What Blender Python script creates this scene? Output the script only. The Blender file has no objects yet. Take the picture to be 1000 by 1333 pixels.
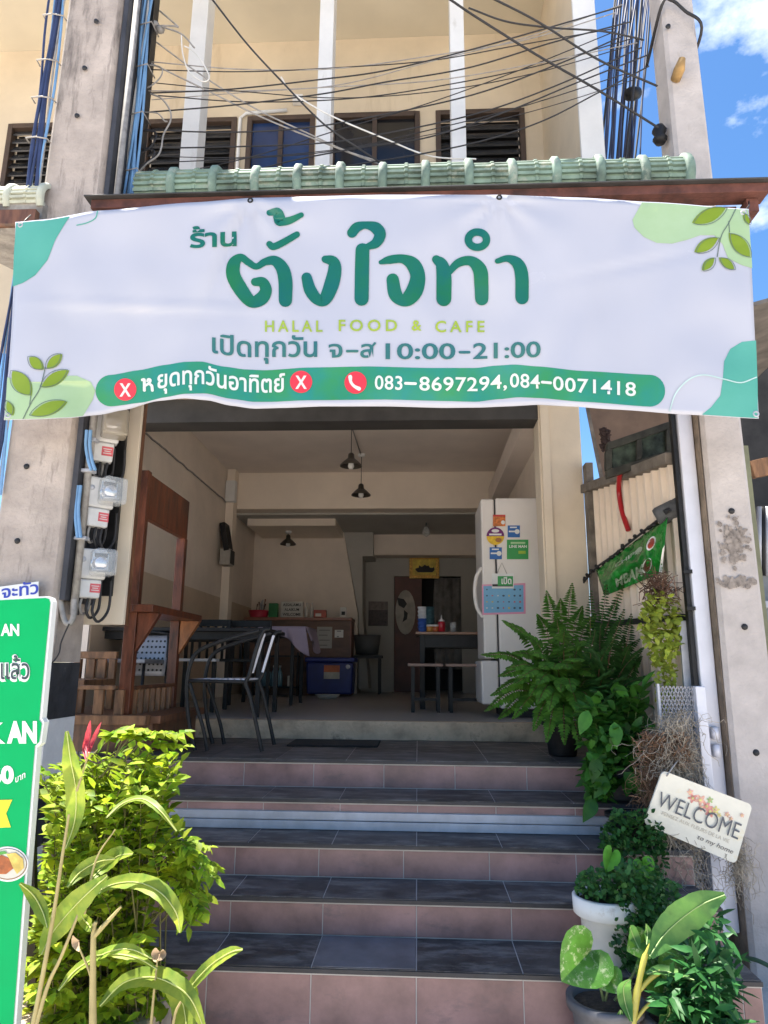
import bpy, bmesh, math, random
from mathutils import Vector, Matrix, noise
from mathutils.geometry import tessellate_polygon
R = math.radians
SC = bpy.context.scene
COL = SC.collection
rnd = random.Random(7)

# ------------------------------------------------------------------ camera
CAMZ = 1.45
PITCH, YAW, ROLL, FPX = R(12.53), R(2.9), R(0.47), 900.0
FW = Vector((-math.sin(YAW)*math.cos(PITCH), math.cos(YAW)*math.cos(PITCH), math.sin(PITCH)))
_r0 = Vector((math.cos(YAW), math.sin(YAW), 0)); _u0 = _r0.cross(FW)
RT = _r0*math.cos(ROLL) + _u0*math.sin(ROLL)
UP = _u0*math.cos(ROLL) - _r0*math.sin(ROLL)
cam_data = bpy.data.cameras.new('camera')
cam_data.sensor_fit = 'HORIZONTAL'; cam_data.sensor_width = 36; cam_data.lens = 36*FPX/1000
cam_data.clip_start = 0.05; cam_data.clip_end = 3000
cam = bpy.data.objects.new('camera', cam_data); COL.objects.link(cam)
cam.matrix_world = Matrix((( RT.x, UP.x, -FW.x, 0), (RT.y, UP.y, -FW.y, 0), (RT.z, UP.z, -FW.z, CAMZ), (0, 0, 0, 1)))
SC.camera = cam

# ------------------------------------------------------------------ light and exposure
SUN = Vector((-.30, .13, .95)).normalized()
world = bpy.data.worlds.new('World'); SC.world = world; world.use_nodes = True
wn, wl = world.node_tree.nodes, world.node_tree.links
sky = wn.new('ShaderNodeTexSky'); sky.sky_type = 'NISHITA'; sky.sun_disc = False
sky.sun_elevation = math.asin(SUN.z); sky.sun_rotation = math.atan2(SUN.x, SUN.y)
sky.air_density = 1.0; sky.dust_density = 0.6; sky.ozone_density = 3.0
bg = wn['Background']; bg.inputs['Strength'].default_value = 0.085
tc = wn.new('ShaderNodeTexCoord'); mp = wn.new('ShaderNodeMapping'); mp.inputs['Scale'].default_value = (1, 1, 1.7)
mp.inputs['Location'].default_value = (0.12, 0.0, -0.07)
cn = wn.new('ShaderNodeTexNoise'); cn.inputs['Scale'].default_value = 4.2; cn.inputs['Detail'].default_value = 7; cn.inputs['Roughness'].default_value = .58
cr = wn.new('ShaderNodeValToRGB'); cr.color_ramp.elements[0].position = .56; cr.color_ramp.elements[1].position = .72
mx = wn.new('ShaderNodeMix'); mx.data_type = 'RGBA'
wl.new(tc.outputs['Generated'], mp.inputs['Vector']); wl.new(mp.outputs[0], cn.inputs['Vector']); wl.new(cn.outputs['Fac'], cr.inputs['Fac'])
hs = wn.new('ShaderNodeHueSaturation'); hs.inputs['Saturation'].default_value = 1.22; wl.new(sky.outputs[0], hs.inputs['Color'])
wl.new(cr.outputs['Color'], mx.inputs[0]); wl.new(hs.outputs[0], mx.inputs[6]); mx.inputs[7].default_value = (7.5, 7.8, 8.2, 1)
wl.new(mx.outputs[2], bg.inputs['Color'])
sun_data = bpy.data.lights.new('sun', 'SUN'); sun_data.energy = 5.0; sun_data.angle = R(0.5); sun_data.color = (1, .94, .85)
sun = bpy.data.objects.new('sun', sun_data); COL.objects.link(sun); sun.location = (-3, 2, 12)
sun.rotation_euler = SUN.to_track_quat('Z', 'Y').to_euler()
SC.view_settings.view_transform = 'Standard'; SC.view_settings.look = 'None'
SC.view_settings.exposure = 1.58; SC.view_settings.gamma = 1

# ------------------------------------------------------------------ helpers
def P(px, py, d):
    """point seen at photo pixel (px, py), d metres in front of the street side"""
    v = FW*FPX + RT*(px-500) + UP*(666.5-py)
    v = v*(d/v.y)
    return Vector((v.x, v.y, v.z+CAMZ))

ORG = {}
def tag(o, label=None, cat=None, group=None, kind=None):
    if label: o['label'] = label
    if cat: o['category'] = cat
    if group: o['group'] = group
    if kind: o['kind'] = kind
    return o
def thing(name, label, cat, loc, group=None):
    o = bpy.data.objects.new(name, None); COL.objects.link(o)
    o.empty_display_size = .1; o.location = loc; ORG[o] = Vector(loc)
    return tag(o, label, cat, group)
def dup(root, offset, label, rotz=0):
    r = root.copy(); COL.objects.link(r); r.location = root.location + Vector(offset); r.rotation_euler.z += rotz; r['label'] = label
    ORG[r] = Vector(r.location)
    for ch in root.children:
        c = ch.copy(); COL.objects.link(c); c.parent = r
        for g in ch.children:
            d = g.copy(); COL.objects.link(d); d.parent = c
    return r

class MB:
    def __init__(s): s.v = []; s.f = []; s.sm = []
    def add(s, vs, fs, smooth=False):
        n = len(s.v); s.v += [Vector(v) for v in vs]
        s.f += [tuple(i+n for i in f) for f in fs]; s.sm += [smooth]*len(fs); return s
    def box(s, c, size, rot=None, taper=1.0):
        hx, hy, hz = size[0]/2, size[1]/2, size[2]/2
        vs = []
        for z, t in ((-hz, 1), (hz, taper)):
            for x, y in ((-hx, -hy), (hx, -hy), (hx, hy), (-hx, hy)):
                p = Vector((x*t, y*t, z))
                if rot: p = rot @ p
                vs.append(p + Vector(c))
        return s.add(vs, [(3, 2, 1, 0), (4, 5, 6, 7), (0, 1, 5, 4), (1, 2, 6, 5), (2, 3, 7, 6), (3, 0, 4, 7)])
    def span(s, a, b):
        a = Vector(a); b = Vector(b)
        return s.box((a+b)/2, (abs(b.x-a.x), abs(b.y-a.y), abs(b.z-a.z)))
    def bar(s, a, b, w, h, upv=(0, 0, 1)):
        a = Vector(a); b = Vector(b); d = b-a; L = d.length; d.normalize()
        u = Vector(upv)
        if abs(d.dot(u)) > .95: u = Vector((0, 1, 0))
        x = d.cross(u).normalized(); y = x.cross(d)
        return s.box((a+b)/2, (w, L, h), Matrix((x, d, y)).transposed())
    def tube(s, pts, r, n=8, caps=True):
        pts = [Vector(p) for p in pts]; m = len(pts)
        rr = r if isinstance(r, (list, tuple)) else [r]*m
        t0 = (pts[1]-pts[0]).normalized()
        u = t0.orthogonal().normalized(); vs = []
        for i, p in enumerate(pts):
            t = (pts[min(i+1, m-1)]-pts[max(i-1, 0)])
            t = t.normalized() if t.length > 1e-9 else t0
            u = (u - t*u.dot(t)); u = u.normalized() if u.length > 1e-6 else t.orthogonal().normalized()
            w = t.cross(u)
            for k in range(n):
                a = 2*math.pi*k/n
                vs.append(p + (u*math.cos(a)+w*math.sin(a))*rr[i])
        fs = [(i*n+k, i*n+(k+1) % n, (i+1)*n+(k+1) % n, (i+1)*n+k) for i in range(m-1) for k in range(n)]
        s.add(vs, fs, True)
        if caps: s.add(vs[:n], [tuple(range(n-1, -1, -1))]); s.add(vs[-n:], [tuple(range(n))])
        return s
    def lathe(s, prof, c=(0, 0, 0), n=20, axis=None, smooth=True, cap=False):
        c = Vector(c); q = Vector(axis).to_track_quat('Z', 'Y').to_matrix() if axis else Matrix.Identity(3)
        vs = [c + q @ Vector((r*math.cos(2*math.pi*k/n), r*math.sin(2*math.pi*k/n), z)) for r, z in prof for k in range(n)]
        fs = [(i*n+k, i*n+(k+1) % n, (i+1)*n+(k+1) % n, (i+1)*n+k) for i in range(len(prof)-1) for k in range(n)]
        if cap: fs += [tuple(range(n-1, -1, -1)), tuple(range((len(prof)-1)*n, len(prof)*n))]
        return s.add(vs, fs, smooth)
    def grid(s, fn, nu, nv, smooth=True):
        vs = [fn(i/nu, j/nv) for j in range(nv+1) for i in range(nu+1)]
        fs = [(j*(nu+1)+i, j*(nu+1)+i+1, (j+1)*(nu+1)+i+1, (j+1)*(nu+1)+i) for j in range(nv) for i in range(nu)]
        return s.add(vs, fs, smooth)
    def prism(s, poly, back):
        """flat polygon (3D points) extruded by vector back"""
        n = len(poly); poly = [Vector(p) for p in poly]; b = Vector(back)
        tri = tessellate_polygon([poly])
        s.add(poly, [tuple(t) for t in tri]); s.add([p+b for p in poly], [tuple(reversed(t)) for t in tri])
        return s.add(poly+[p+b for p in poly], [(i, (i+1) % n, n+(i+1) % n, n+i) for i in range(n)])
    def build(s, name, mat, parent=None, bevel=0, origin=None, fixn=True, solid=0):
        root = parent
        while root is not None and root not in ORG: root = root.parent
        if parent is None:
            if origin is None:
                lo = [min(v[i] for v in s.v) for i in range(3)]; hi = [max(v[i] for v in s.v) for i in range(3)]
                origin = ((lo[0]+hi[0])/2, (lo[1]+hi[1])/2, lo[2])
            org = Vector(origin)
        else: org = ORG[root]
        me = bpy.data.meshes.new(name)
        me.from_pydata([tuple(v-org) for v in s.v], [], s.f); me.polygons.foreach_set('use_smooth', s.sm)
        if fixn:
            bm = bmesh.new(); bm.from_mesh(me); bmesh.ops.remove_doubles(bm, verts=bm.verts, dist=1e-5)
            bmesh.ops.recalc_face_normals(bm, faces=bm.faces); bm.to_mesh(me); bm.free()
        me.update()
        for m in (mat if isinstance(mat, (list, tuple)) else [mat]): me.materials.append(m)
        o = bpy.data.objects.new(name, me); COL.objects.link(o)
        if parent is None: o.location = org; ORG[o] = org
        else: o.parent = parent
        if bevel:
            b = o.modifiers.new('bevel', 'BEVEL'); b.width = bevel; b.segments = 2; b.limit_method = 'ANGLE'; b.angle_limit = R(40)
        if solid:
            b = o.modifiers.new('solid', 'SOLIDIFY'); b.thickness = solid; b.offset = 0
        return o

def spline(pts, n=8):
    """Catmull-Rom through tuples of any length"""
    p = [tuple(q) for q in pts]; out = []
    p = [tuple(2*a-b for a, b in zip(p[0], p[1]))] + p + [tuple(2*a-b for a, b in zip(p[-1], p[-2]))]
    for i in range(1, len(p)-2):
        for k in range(n):
            t = k/n
            out.append(tuple(.5*(2*b+(c-a)*t+(2*a-5*b+4*c-d)*t*t+(3*b-a-3*c+d)*t**3) for a, b, c, d in zip(p[i-1], p[i], p[i+1], p[i+2])))
    out.append(p[-2]); return out
def lerpc(pts, x):
    if x <= pts[0][0]: return pts[0][1]
    for (a, b), (c, d) in zip(pts, pts[1:]):
        if x <= c:
            t = (x-a)/(c-a); t = t*t*(3-2*t)*.5+t*.5
            return b+(d-b)*t
    return pts[-1][1]

# ------------------------------------------------------------------ materials
def mat(name, col, rough=.6, metal=0, var=.12, scale=6, bump=0, bscale=40, island=0, stain=None, stretch=None, spec=None, trans=0, grad=None):
    m = bpy.data.materials.new(name); m.use_nodes = True
    n, l = m.node_tree.nodes, m.node_tree.links; b = n['Principled BSDF']
    b.inputs['Roughness'].default_value = rough; b.inputs['Metallic'].default_value = metal
    if spec is not None: b.inputs['Specular IOR Level'].default_value = spec
    t = n.new('ShaderNodeTexCoord'); vec = t.outputs['Object']
    if stretch:
        mp = n.new('ShaderNodeMapping'); mp.inputs['Scale'].default_value = stretch; l.new(vec, mp.inputs[0]); vec = mp.outputs[0]
    nz = n.new('ShaderNodeTexNoise'); nz.inputs['Scale'].default_value = scale; nz.inputs['Detail'].default_value = 6; nz.inputs['Roughness'].default_value = .6
    l.new(vec, nz.inputs['Vector'])
    rp = n.new('ShaderNodeValToRGB'); c0 = grad if grad else tuple(max(0, c*(1-var*1.6)) for c in col); c1 = col if grad else tuple(min(1, c*(1+var)) for c in col)
    rp.color_ramp.elements[0].color = (*c0, 1); rp.color_ramp.elements[1].color = (*c1, 1)
    rp.color_ramp.elements[0].position = .32; rp.color_ramp.elements[1].position = .68
    l.new(nz.outputs['Fac'], rp.inputs[0]); out = rp.outputs[0]
    if island:
        g = n.new('ShaderNodeNewGeometry'); mr = n.new('ShaderNodeMapRange')
        mr.inputs[3].default_value = 1-island; mr.inputs[4].default_value = 1+island
        l.new(g.outputs['Random Per Island'], mr.inputs[0])
        mm = n.new('ShaderNodeMix'); mm.data_type = 'RGBA'; mm.blend_type = 'MULTIPLY'; mm.inputs[0].default_value = 1
        l.new(out, mm.inputs[6]); l.new(mr.outputs[0], mm.inputs[7]); out = mm.outputs[2]
    if stain:
        scol, sscale, spos, sstretch = stain
        mp2 = n.new('ShaderNodeMapping'); mp2.inputs['Scale'].default_value = sstretch; l.new(t.outputs['Object'], mp2.inputs[0])
        n2 = n.new('ShaderNodeTexNoise'); n2.inputs['Scale'].default_value = sscale; n2.inputs['Detail'].default_value = 8; n2.inputs['Roughness'].default_value = .7
        l.new(mp2.outputs[0], n2.inputs['Vector'])
        r2 = n.new('ShaderNodeValToRGB'); r2.color_ramp.elements[0].position = spos; r2.color_ramp.elements[1].position = min(1, spos+.16)
        l.new(n2.outputs['Fac'], r2.inputs[0])
        mm = n.new('ShaderNodeMix'); mm.data_type = 'RGBA'; l.new(r2.outputs[0], mm.inputs[0]); l.new(out, mm.inputs[6]); mm.inputs[7].default_value = (*scol, 1); out = mm.outputs[2]
    l.new(out, b.inputs['Base Color'])
    if rough < .95:
        mr = n.new('ShaderNodeMapRange'); mr.inputs[3].default_value = max(.03, rough-.1); mr.inputs[4].default_value = min(1, rough+.12)
        l.new(nz.outputs['Fac'], mr.inputs[0]); l.new(mr.outputs[0], b.inputs['Roughness'])
    if bump:
        n3 = n.new('ShaderNodeTexNoise'); n3.inputs['Scale'].default_value = bscale; n3.inputs['Detail'].default_value = 5; l.new(vec, n3.inputs['Vector'])
        bp = n.new('ShaderNodeBump'); bp.inputs['Strength'].default_value = bump; bp.inputs['Distance'].default_value = .01
        l.new(n3.outputs['Fac'], bp.inputs['Height']); l.new(bp.outputs[0], b.inputs['Normal'])
    if trans:
        tr = n.new('ShaderNodeBsdfTranslucent'); l.new(out, tr.inputs[0]); ms = n.new('ShaderNodeMixShader'); ms.inputs[0].default_value = trans
        l.new(b.outputs[0], ms.inputs[1]); l.new(tr.outputs[0], ms.inputs[2]); l.new(ms.outputs[0], n['Material Output'].inputs['Surface'])
    return m
def glass_mat(name, col, rough=.05, alpha=.25):
    m = bpy.data.materials.new(name); m.use_nodes = True; n, l = m.node_tree.nodes, m.node_tree.links; b = n['Principled BSDF']
    b.inputs['Base Color'].default_value = (*col, 1); b.inputs['Roughness'].default_value = rough
    tr = n.new('ShaderNodeBsdfTransparent'); ms = n.new('ShaderNodeMixShader'); ms.inputs[0].default_value = alpha
    l.new(tr.outputs[0], ms.inputs[1]); l.new(b.outputs[0], ms.inputs[2]); l.new(ms.outputs[0], n['Material Output'].inputs['Surface'])
    return m

M = {}
M['concrete'] = mat('concrete', (.46, .39, .34), .9, var=.16, scale=5, bump=.5, bscale=60, stain=((.16, .135, .12), 4.5, .54, (2.2, 2.2, .42)))
M['concrete_old'] = mat('concrete_old', (.36, .33, .29), .9, var=.25, scale=7, bump=.7, bscale=45, stain=((.10, .09, .085), 3.0, .58, (1, 1, .5)))
M['street'] = mat('street', (.62, .56, .49), .92, var=.12, scale=1.5, bump=.4, bscale=50)
M['black_paint'] = mat('black_paint', (.035, .036, .042), .75, var=.3, scale=10, bump=.3, stain=((.3, .29, .28), 9, .66, (1, 1, 1)))
M['white_paint'] = mat('white_paint', (.80, .79, .79), .75, var=.06, scale=8, bump=.2, stain=((.3, .26, .22), 7, .68, (1, 1, 1)))
M['cream_wall'] = mat('cream_wall', (.61, .51, .375), .88, var=.06, scale=2.5, bump=.1, bscale=80, stain=((.48, .385, .27), 2.4, .58, (1.6, 1.6, .22)))
M['soffit'] = mat('soffit', (.60, .535, .41), .9, var=.04, scale=2)
M['white_trim'] = mat('white_trim', (.72, .71, .69), .7, var=.05, scale=4, bump=.05, stain=((.46, .43, .38), 6, .60, (1, 1, .3)))
M['pillar'] = mat('pillar', (.68, .58, .45), .85, var=.06, scale=3, bump=.1, stain=((.5, .42, .32), 4, .68, (1, 1, .4)))
M['inside_wall'] = mat('inside_wall', (.80, .70, .60), .85, var=.06, scale=2, bump=.06, stain=((.66, .57, .45), 2.5, .63, (1, 1, .6)))
M['inside_tan'] = mat('inside_tan', (.60, .47, .34), .8, var=.06, scale=3)
M['inside_ceiling'] = mat('inside_ceiling', (.78, .69, .62), .9, var=.05, scale=2)
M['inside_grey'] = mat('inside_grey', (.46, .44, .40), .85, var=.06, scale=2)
M['beam'] = mat('beam', (.84, .73, .61), .85, var=.04, scale=2)
M['floor'] = mat('floor', (.34, .33, .31), .32, var=.06, scale=2)
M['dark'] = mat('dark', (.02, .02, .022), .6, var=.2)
M['dark_metal'] = mat('dark_metal', (.016, .016, .017), .5, 0, spec=.3, var=.25, scale=20)
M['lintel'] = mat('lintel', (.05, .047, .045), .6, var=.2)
M['tread'] = mat('tread', (.098, .085, .080), .55, var=.35, scale=7, bump=.12, bscale=25, island=.30, stain=((.20, .18, .165), 5.5, .48, (1, 2.6, 1)), spec=.3)
M['riser'] = mat('riser', (.31, .18, .165), .42, var=.24, scale=5, bump=.08, island=.13, stain=((.15, .105, .105), 4, .56, (1, 1, 2.2)))
M['grout'] = mat('grout', (.52, .48, .45), .95, var=.1)
M['nosing'] = mat('nosing', (.03, .03, .036), .5, var=.3, scale=12)
M['curb'] = mat('curb', (.56, .44, .31), .9, var=.25, scale=6, bump=.6, stain=((.16, .12, .09), 6, .56, (1, 1, 1)))
M['galv'] = mat('galv', (.46, .47, .51), .5, .25, var=.12, scale=9, bump=.05, stain=((.10, .085, .075), 14, .70, (1, 1, 1)))
M['white_metal'] = mat('white_metal', (.66, .66, .72), .4, .1, var=.05, scale=6, stain=((.40, .33, .30), 12, .70, (1, 1, 1)))
M['red_steel'] = mat('red_steel', (.125, .045, .032), .75, var=.35, scale=9, bump=.3, stain=((.05, .03, .025), 5, .6, (.5, 1, 2)))
M['tile_roof'] = mat('tile_roof', (.19, .27, .21), .7, var=.35, scale=6, bump=.1, stain=((.42, .43, .34), 9, .54, (1, 1, 1)))
M['tile_roof_old'] = mat('tile_roof_old', (.55, .56, .44), .5, var=.2, scale=6, bump=.1, stain=((.3, .4, .33), 5, .6, (1, 1, 1)))
M['brown_frame'] = mat('brown_frame', (.07, .045, .032), .6, var=.2)
M['louvre'] = mat('louvre', (.045, .045, .047), .22, var=.3, scale=4)
M['blue_glass'] = mat('blue_glass', (.02, .045, .13), .12, var=.3, scale=2)
M['dark_glass'] = mat('dark_glass', (.015, .016, .02), .12, var=.3, scale=2)
M['cable_black'] = mat('cable_black', (.025, .024, .026), .6, var=.2)
M['cable_grey'] = mat('cable_grey', (.32, .30, .28), .6, var=.2, scale=20)
M['cable_white'] = mat('cable_white', (.72, .70, .66), .5, var=.1)
M['cable_blue'] = mat('cable_blue', (.17, .33, .55), .45, var=.15)
M['cable_navy'] = mat('cable_navy', (.035, .05, .12), .5, var=.2)
M['red_wood'] = mat('red_wood', (.135, .040, .018), .35, var=.45, scale=9, bump=.15, stretch=(2.5, 2.5, .5), stain=((.27, .085, .025), 4, .62, (3, 3, .5)))
M['brown_wood'] = mat('brown_wood', (.16, .07, .035), .45, var=.4, scale=9, bump=.15, stretch=(2, 2, .5))
M['old_wood'] = mat('old_wood', (.28, .14, .065), .6, var=.4, scale=9, bump=.2, stretch=(2, 2, .5))
M['counter_wood'] = mat('counter_wood', (.15, .075, .045), .5, var=.25, scale=6, stretch=(.6, 2, 2))

# ================================================================== SETTING
gb = MB(); gb.add([(-60, -60, 0), (60, -60, 0), (60, 60, 0), (-60, 60, 0)], [(0, 1, 2, 3)])
tag(gb.build('ground', M['street']), kind='structure')
WX0, WX1 = -2.50, 1.12              # inner faces of the shop's side walls
FZ = 1.052                          # shop floor
LZ = .927                           # landing
m = MB(); m.span((WX0-.3, 5.23, .2), (WX1+.3, 12.2, FZ)); tag(m.build('floor', M['floor']), kind='structure')

# ---- stairs
SX0, SX1 = -1.95, 1.26
st = thing('front_steps', 'wide tiled steps with dark treads and brown pink risers leading up to the shop', 'steps', (0, 3.5, 0))
ys = [2.93, 3.24, 3.52, 3.80, 4.13]; zs = [.329, .479, .627, .776, .927]
m = MB()
for i in range(5): m.span((SX0, ys[i]+.003, 0 if i == 0 else zs[i-1]-.1), (SX1, 5.23, zs[i]-.0025) if i == 4 else (SX1, ys[i+1]+.02, zs[i]-.0025))
m.build('core', M['grout'], st)
def tiles_x(x0, x1, w, off):
    x = x0 - off; out = []
    while x < x1:
        a, b = max(x, x0), min(x+w, x1)
        if b-a > .02: out.append((a+.0022, b-.0022))
        x += w
    return out
for i in range(5):
    zb = 0 if i == 0 else zs[i-1]
    m = MB()
    if i == 3: zb = zs[2]+.085
    for a, b in tiles_x(SX0, SX1, .40, .4-((-.012-SX0) % .4) if i < 2 else rnd.uniform(.0, .38)):
        m.span((a, ys[i], zb+.003), (b, ys[i]+.02, zs[i]-.028))
    m.build('riser', M['riser'], st, bevel=.0015)
    m = MB(); m.span((SX0, ys[i]-.0015, zs[i]-.0275), (SX1, ys[i]+.018, zs[i]-.0215)); m.build('grout_line', M['grout'], st)
    m = MB(); pale_tile = MB(); y1 = ys[i+1] if i < 4 else 5.21
    for a, b in tiles_x(SX0, SX1, .40, .4-((-.012-SX0) % .4)):
        for ya, yb in ([(ys[i]-.006, y1)] if i < 4 else [(ys[i]-.006, 4.5), (4.504, 4.9), (4.904, y1)]):
            m.span((a, ya, zs[i]-.02), (b, yb, zs[i]))
            if i == 0 and abs(a+.41) < .03: pale_tile.span((a+.002, ya+.004, zs[i]+.0003), (b-.002, yb-.01, zs[i]+.003))
    m.build('tread', M['tread'], st, bevel=.0015)
    if pale_tile.v: pale_tile.build('replaced_tile', mat('tread_pale', (.17, .16, .17), .45, var=.2, scale=8), st, bevel=.0015)
    m = MB(); m.span((SX0, ys[i]-.012, zs[i]-.019), (SX1, ys[i]-.0065, zs[i]-.004)); m.build('nosing_strip', M['nosing'], st)
m = MB(); m.grid(lambda u, v: Vector((SX0+(SX1-SX0)*u, 5.195-.02*v+.006*noise.noise((u*30, v*3, 0)), LZ+.002+(FZ-LZ)*v+.004*noise.noise((u*22, v*3, 5)))), 120, 5)
m.span((SX0, 5.185, FZ-.03), (SX1, 5.30, FZ+.004)); m.build('curb', M['curb'], st, fixn=False)
tr = thing('gate_track', 'grey galvanised steel gate track running across the stairs', 'track', (0, 3.79, zs[2]))
m = MB(); m.span((SX0, 3.778, zs[2]+.002), (SX1, 3.798, zs[2]+.043)); m.build('lower_rail', M['galv'], tr, bevel=.002)
m = MB(); m.span((SX0, 3.784, zs[2]+.047), (SX1, 3.80, zs[2]+.086)); m.build('upper_rail', M['galv'], tr, bevel=.002)
mt = MB(); a, b, c_, d_ = P(383, 960, 5.0), P(495, 960, 5.0), P(478, 971, 4.7), P(390, 971, 4.7)
mt.span((a.x, 4.72, LZ+.002), (b.x, 5.08, LZ+.013))
tag(mt.build('doormat', mat('mat_fibre', (.02, .018, .017), .95, var=.3, scale=60, bump=.6, bscale=200), bevel=.003), 'black doormat lying on the landing below the shop floor', 'doormat')

# ---- the shophouse
bd = thing('shophouse', 'cream painted shophouse with open ground floor and upper louvred windows', 'building', (0, 5.3, 0))
m = MB()                                                # upper wall with openings
WD = 5.2
wins = [((12, 165), (76, 238)), ((190, 156), (304, 236)), ((323, 151), (408, 232)), ((430, 146), (547, 228)), ((567, 139), (686, 226))]
wr = []
for (x0, y0), (x1, y1) in wins:
    a, b = P(x0, y0, WD), P(x1, y1, WD); wr.append((a.x, b.x))
WZT, WZB = P(490, 148, WD).z, P(490, 232, WD).z - .25
UX0, UX1 = -7.0, 1.09; WT = 7.03
xs = UX0
for a, b in wr:
    m.span((xs, WD, 4.05), (a, WD+.15, WT)); xs = b
m.span((xs, WD, 4.05), (UX1, WD+.15, WT))
for a, b in wr:
    m.span((a, WD, WZT), (b, WD+.15, WT)); m.span((a, WD, 4.05), (b, WD+.15, WZB))
m.build('upper_wall', M['cream_wall'], bd)
m = MB(); m.span((UX0, 3.9, WT+.001), (1.26, WD+.3, WT+.15)); m.build('soffit', M['soffit'], bd)
m = MB(); m.span((UX0, 5.36, WT+.151), (1.26, 13, WT+.40)); m.build('roof_slab', M['concrete_old'], bd)
m = MB(); m.span((1.09, 4.02, 4.0), (1.225, 5.5, WT)); m.build('party_wall', M['cream_wall'], bd)
m = MB(); m.span((1.083, 3.99, 3.9), (1.235, 4.018, WT)); m.build('party_wall_edge', M['white_trim'], bd)
for x0, x1 in ((236, 258), (411, 430), (588, 607)):
    a, b = P(x0, 180, 4.4), P(x1, 180, 4.4)
    m = MB(); m.span((a.x, 4.4, 4.0), (b.x, 4.56, WT)); m.build('facade_fin', M['white_trim'], bd, bevel=.004)
for k, (a, b) in enumerate(wr):
    f = MB(); y0, y1 = WD-.02, WD+.06; t = .045
    f.span((a, y0, WZB), (a+t, y1, WZT)); f.span((b-t, y0, WZB), (b, y1, WZT)); f.span((a+t, y0, WZT-t), (b-t, y1, WZT)); f.span((a+t, y0, WZB), (b-t, y1, WZB+t))
    w = f.build('window', M['brown_frame'], bd, bevel=.003)
    g = MB()
    if k in (2, 3):
        mid = (a+b)/2
        g.span((a+t, WD+.02, WZB+t), (b-t, WD+.03, WZT-t)); g.build('pane', M['blue_glass'] if k == 2 else M['dark_glass'], w)
        g = MB(); g.span((mid-.02, WD-.012, WZB+t), (mid+.02, WD+.018, WZT-t)); g.build('mullion', M['brown_frame'], w)
    else:
        z = WZB+t+.03
        while z < WZT-t-.02:
            g.box(((a+b)/2, WD+.025, z), (b-a-2*t-.004, .012, .098), Matrix.Rotation(R(-32), 3, 'X')); z += .085
        g.build('louvre_blades', M['louvre'], w)
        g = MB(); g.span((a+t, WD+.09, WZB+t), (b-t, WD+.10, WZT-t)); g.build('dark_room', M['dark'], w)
m = MB(); a = P(314, 150, WD); m.tube([(a.x, WD-.02, 4.2), (a.x, WD-.02, a.z-.05), (a.x+.05, WD-.02, a.z), (P(375, 131, WD).x, WD-.02, a.z+.02)], .016); m.build('conduit', M['white_trim'], bd)
m = MB(); m.box(P(388, 130, WD-.03), (.09, .05, .08)); m.build('junction_box', M['white_trim'], bd, bevel=.004)

# ground floor shell
CZ = 3.95
m = MB(); m.span((WX0-.12, 5.2, 0), (WX0, 12.2, CZ+.1)); m.build('side_wall', M['inside_wall'], bd)
m = MB(); m.span((WX1, 5.45, 0), (WX1+.12, 12.2, CZ+.1)); m.build('side_wall', M['inside_wall'], bd)
m = MB(); m.span((WX0, 5.23, FZ+.003), (WX0+.004, 10.3, 2.27)); m.build('lower_wall_paint', M['inside_tan'], bd)
m = MB(); m.span((WX0, 5.2, CZ), (WX1, 9.05, CZ+.12)); m.build('ceiling', M['inside_ceiling'], bd)
m = MB(); m.span((WX0, 8.8, 3.455), (WX1, 9.05, CZ-.001)); m.build('cross_beam', M['beam'], bd)
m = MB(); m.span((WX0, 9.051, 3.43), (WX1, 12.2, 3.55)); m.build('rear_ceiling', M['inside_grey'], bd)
m = MB(); a = P(668, 600, 8.0); m.span((WX1-.2, 5.45, 3.50), (WX1-.001, 8.79, 3.72)); m.build('side_beam', M['inside_ceiling'], bd)
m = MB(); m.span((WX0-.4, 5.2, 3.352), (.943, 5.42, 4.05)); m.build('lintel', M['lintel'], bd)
m = MB(); m.span((WX0-.4, 5.1, 3.55), (1.4, 5.199, 4.05)); m.build('front_beam', M['cream_wall'], bd)
m = MB(); m.span((.943, 5.2, 0), (1.267, 5.44, 4.04)); m.build('door_pillar', M['pillar'], bd, bevel=.006)
m = MB(); m.span((.955, 5.17, FZ), (1.02, 5.199, 3.5)); m.build('door_jamb', M['pillar'], bd, bevel=.004)
m = MB(); a = P(302, 720, 8.7); m.span((WX0+.005, 8.62, FZ), (WX0+.11, 8.8, CZ)); m.build('pilaster', M['beam'], bd, bevel=.004)
m = MB(); m.box(P(301, 640, 8.6), (.13, .1, .28)); m.build('wall_box', M['white_trim'], bd, bevel=.008)
m = MB(); pts = []
for i in range(40):
    y = 5.3+3.3*i/39; pts.append((WX0+.012, y, 3.51+.012*noise.noise((y*6, 0, 0))))
m.tube(pts, .009, 6); m.build('wall_wire', M['cable_grey'], bd)
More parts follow.
